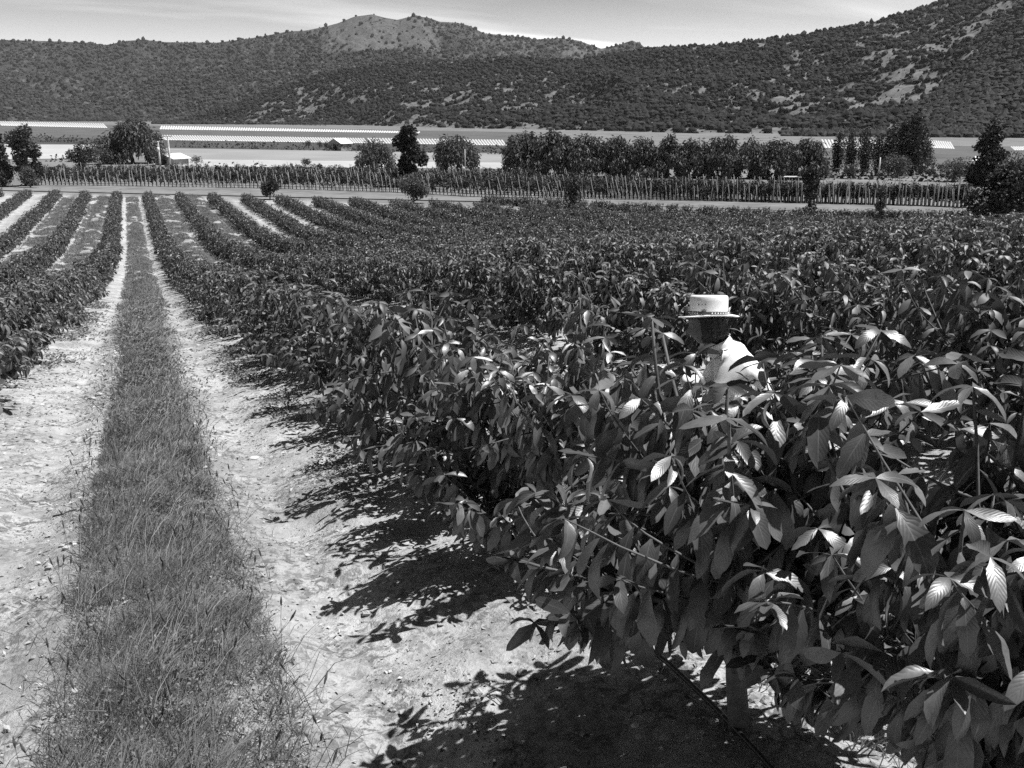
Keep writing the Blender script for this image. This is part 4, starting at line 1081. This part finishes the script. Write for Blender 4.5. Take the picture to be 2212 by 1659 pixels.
# clothes follow the same joints, slightly larger
def cloth(name, keys, edges, root, grow_, mat, extra=None):
    nd = {}
    for k in keys:
        p, rr = J[k]; rr = rr if isinstance(rr, tuple) else (rr, rr); g_ = grow_.get(k, .016)
        nd[k] = (p, (rr[0] + g_, rr[1] + g_))
    nd.update(extra or {})
    V, F = skin_mesh(name, nd, edges, root)
    return mk(name, V, F, mat, man)
sh = cloth('shirt', ['pelvis', 'spine', 'chest', 'shl', 'shr', 'ell', 'elr'], [('pelvis', 'spine'), ('spine', 'chest'), ('chest', 'shl'), ('shl', 'ell'), ('ell', 'cufl'), ('chest', 'shr'), ('shr', 'elr'), ('elr', 'cufr'), ('chest', 'col')], 'pelvis', {'chest': .02, 'spine': .03, 'pelvis': .03}, shirt,
      {'cufl': ((.20, .215, .65), (.044, .044)), 'cufr': ((.20, -.215, .65), (.044, .044)), 'col': ((-.055, 0, .905), (.085, .095))})
disp = bpy.data.textures.new('cloth_folds', 'CLOUDS'); disp.noise_scale = .075
dm = sh.modifiers.new('folds', 'DISPLACE'); dm.texture = disp; dm.strength = .036; dm.mid_level = .5
cv, cf = lathe([(.066, -.03), (.078, -.005), (.083, .028), (.079, .048), (.074, .05), (.07, .02)], 24, 1.05, .95)
ct = .5; cr = np.array([[math.cos(ct), 0, math.sin(ct)], [0, 1, 0], [-math.sin(ct), 0, math.cos(ct)]])
mk('collar', cv @ cr.T + np.array([-.04, 0, .915]), cf, shirt, sh)
cloth('trousers', ['pelvis', 'hipl', 'hipr', 'knl', 'knr', 'anl', 'anr'], [('pelvis', 'hipl'), ('hipl', 'knl'), ('knl', 'anl'), ('pelvis', 'hipr'), ('hipr', 'knr'), ('knr', 'anr')], 'pelvis', {'pelvis': .012}, pants)
for s in (1, -1):
    V, F = skin_mesh('shoe', {'a': ((-.07, .14 * s, .045), .045), 'b': ((.05, .15 * s, .045), .046), 'c': ((.2, .165 * s, .035), .036)}, [('a', 'b'), ('b', 'c')], 'a')
    V[:, 2] = np.maximum(V[:, 2], .002); mk('shoe', V, F, shoe, man)
# hair: shell round the back and sides of the head
keep = ((hx < .35) & (hz > -.72)) | (hz > .45)
bulk = 1.07 + .05 * fbm(th * 3.0, ph * 6.0, 3, 8)
HX = np.stack([X * bulk - .012 * np.clip(-hx, 0, 1), Y * bulk, Zh * 1.03 - .016 * np.clip(-hx, 0, 1) * (hz < 0)], -1).reshape(-1, 3)
q = np.stack([i + j, i + nth + j, i + nth + j2, i + j2], -1).reshape(-1, 4)
kf = keep.ravel()[q].all(1); hair_v = HX @ head_rot.T + HC
ho = mk('hair', hair_v, q[kf], hairm, man)
sm = ho.modifiers.new('thick', 'SOLIDIFY'); sm.thickness = .012; sm.offset = 1
cu = []
rr_ = np.random.RandomState(3); curl = MB()
idx = np.where(((hx < .0) & (hz > -.8) & (hz < .35)).ravel())[0]
for k in rr_.choice(idx, 170):
    c = hair_v[k]; d = nrm(c - HC) * .008
    curl.put(ICO * (.009 + .006 * rr_.rand()) * (.8 + .4 * rr_.rand(12, 1)) + c + d, ICF)
curl.build('curls', hairm, ho, smooth=True)
# hat
hat_c = HC + np.array([-.012, 0, .066])
ax = nrm(np.array([.03, -.17, 1.0])); tx = nrm(np.cross([0, 1, 0], ax)); ty = np.cross(ax, tx); HR = np.stack([tx, ty, ax], 1)
def hatpart(prof, name, mat, parent, sx=1.13, k=48, sag=True, smooth=True):
    V, F = lathe(prof, k, sx, 1.0)
    rad = np.hypot(V[:, 0] / sx, V[:, 1])
    if sag: V[:, 2] += np.where(rad > .1, -.018 * np.clip(V[:, 0] / .2, -1, 1) ** 2 * np.clip((rad - .1) / .07, 0, 1) * np.where(V[:, 0] > 0, 1.5, .4) + .004 * np.cos(3 * np.arctan2(V[:, 1], V[:, 0])) * np.clip((rad - .1) / .07, 0, 1), 0)
    return mk(name, V @ HR.T + hat_c, F, mat, parent, smooth)
hat = hatpart([(.0, .110), (.05, .113), (.080, .116), (.094, .114), (.100, .104), (.101, .08), (.1005, .03), (.101, .004), (.106, -.001), (.13, -.003), (.150, -.002), (.160, .002), (.1605, -.003), (.150, -.007), (.13, -.008), (.102, -.006), (.097, .0), (.097, .08), (.09, .105), (.0, .106)], 'hat', straw, man)
band = hatpart([(.1022, .003), (.1035, .004), (.1035, .020), (.1022, .021)], 'hat_band', bandm, hat, sag=False)
def on_crown(a, z, r_=.1035): return np.array([1.13 * r_ * math.cos(a), r_ * math.sin(a), z]) @ HR.T + hat_c
bd = MB()
for k in range(40):
    a = math.pi * .5 + (k - 20) * .155
    if abs(a - math.pi * .42) < .28: continue
    bd.put(ICO * .0045 + on_crown(a, .0118, .1037), ICF)
bd.build('band_beads', straw, band)
oa = math.pi * .42
MB().put(ICO * np.array([.016, .006, .014]) @ HR.T + on_crown(oa, .02, .104), ICF).build('band_ornament', bandm, band)
for da in (-.16, 0, .16):
    MB().put(ICO * .0036 + on_crown(math.pi * .38 + da * 1.1, .062, .1005), ICF).build('vent_hole', M['dark'], hat)
for a, t_ in ((-.2, .03), (math.pi * .98, .03)):
    p = on_crown(a, .02, .106); MB().tube([p, p + np.array([0, 0, t_ * .6]), p + np.array([.01 * math.cos(a), 0, t_])], [.003, .006, .001], 5).build('feather', straw, hat)

# ------------------------------------------------------------------ thin air between here and the hills
hz = MB().box((600, 3000, 300), (12000, 9000, 800)).build('haze', None)
hm_, hnt, hb_ = mat_base('thin_haze'); hnt.nodes.remove(hb_)
pv = hnt.nodes.new('ShaderNodeVolumePrincipled'); pv.inputs['Color'].default_value = G(.9); pv.inputs['Density'].default_value = 0.00003; pv.inputs['Anisotropy'].default_value = .2
hnt.links.new(pv.outputs[0], hnt.nodes['Material Output'].inputs['Volume'])
hz.data.materials.append(hm_); tag(hz, 'thin pale haze over the valley', 'haze', kind='stuff')
print('scene built', len(bpy.data.objects))
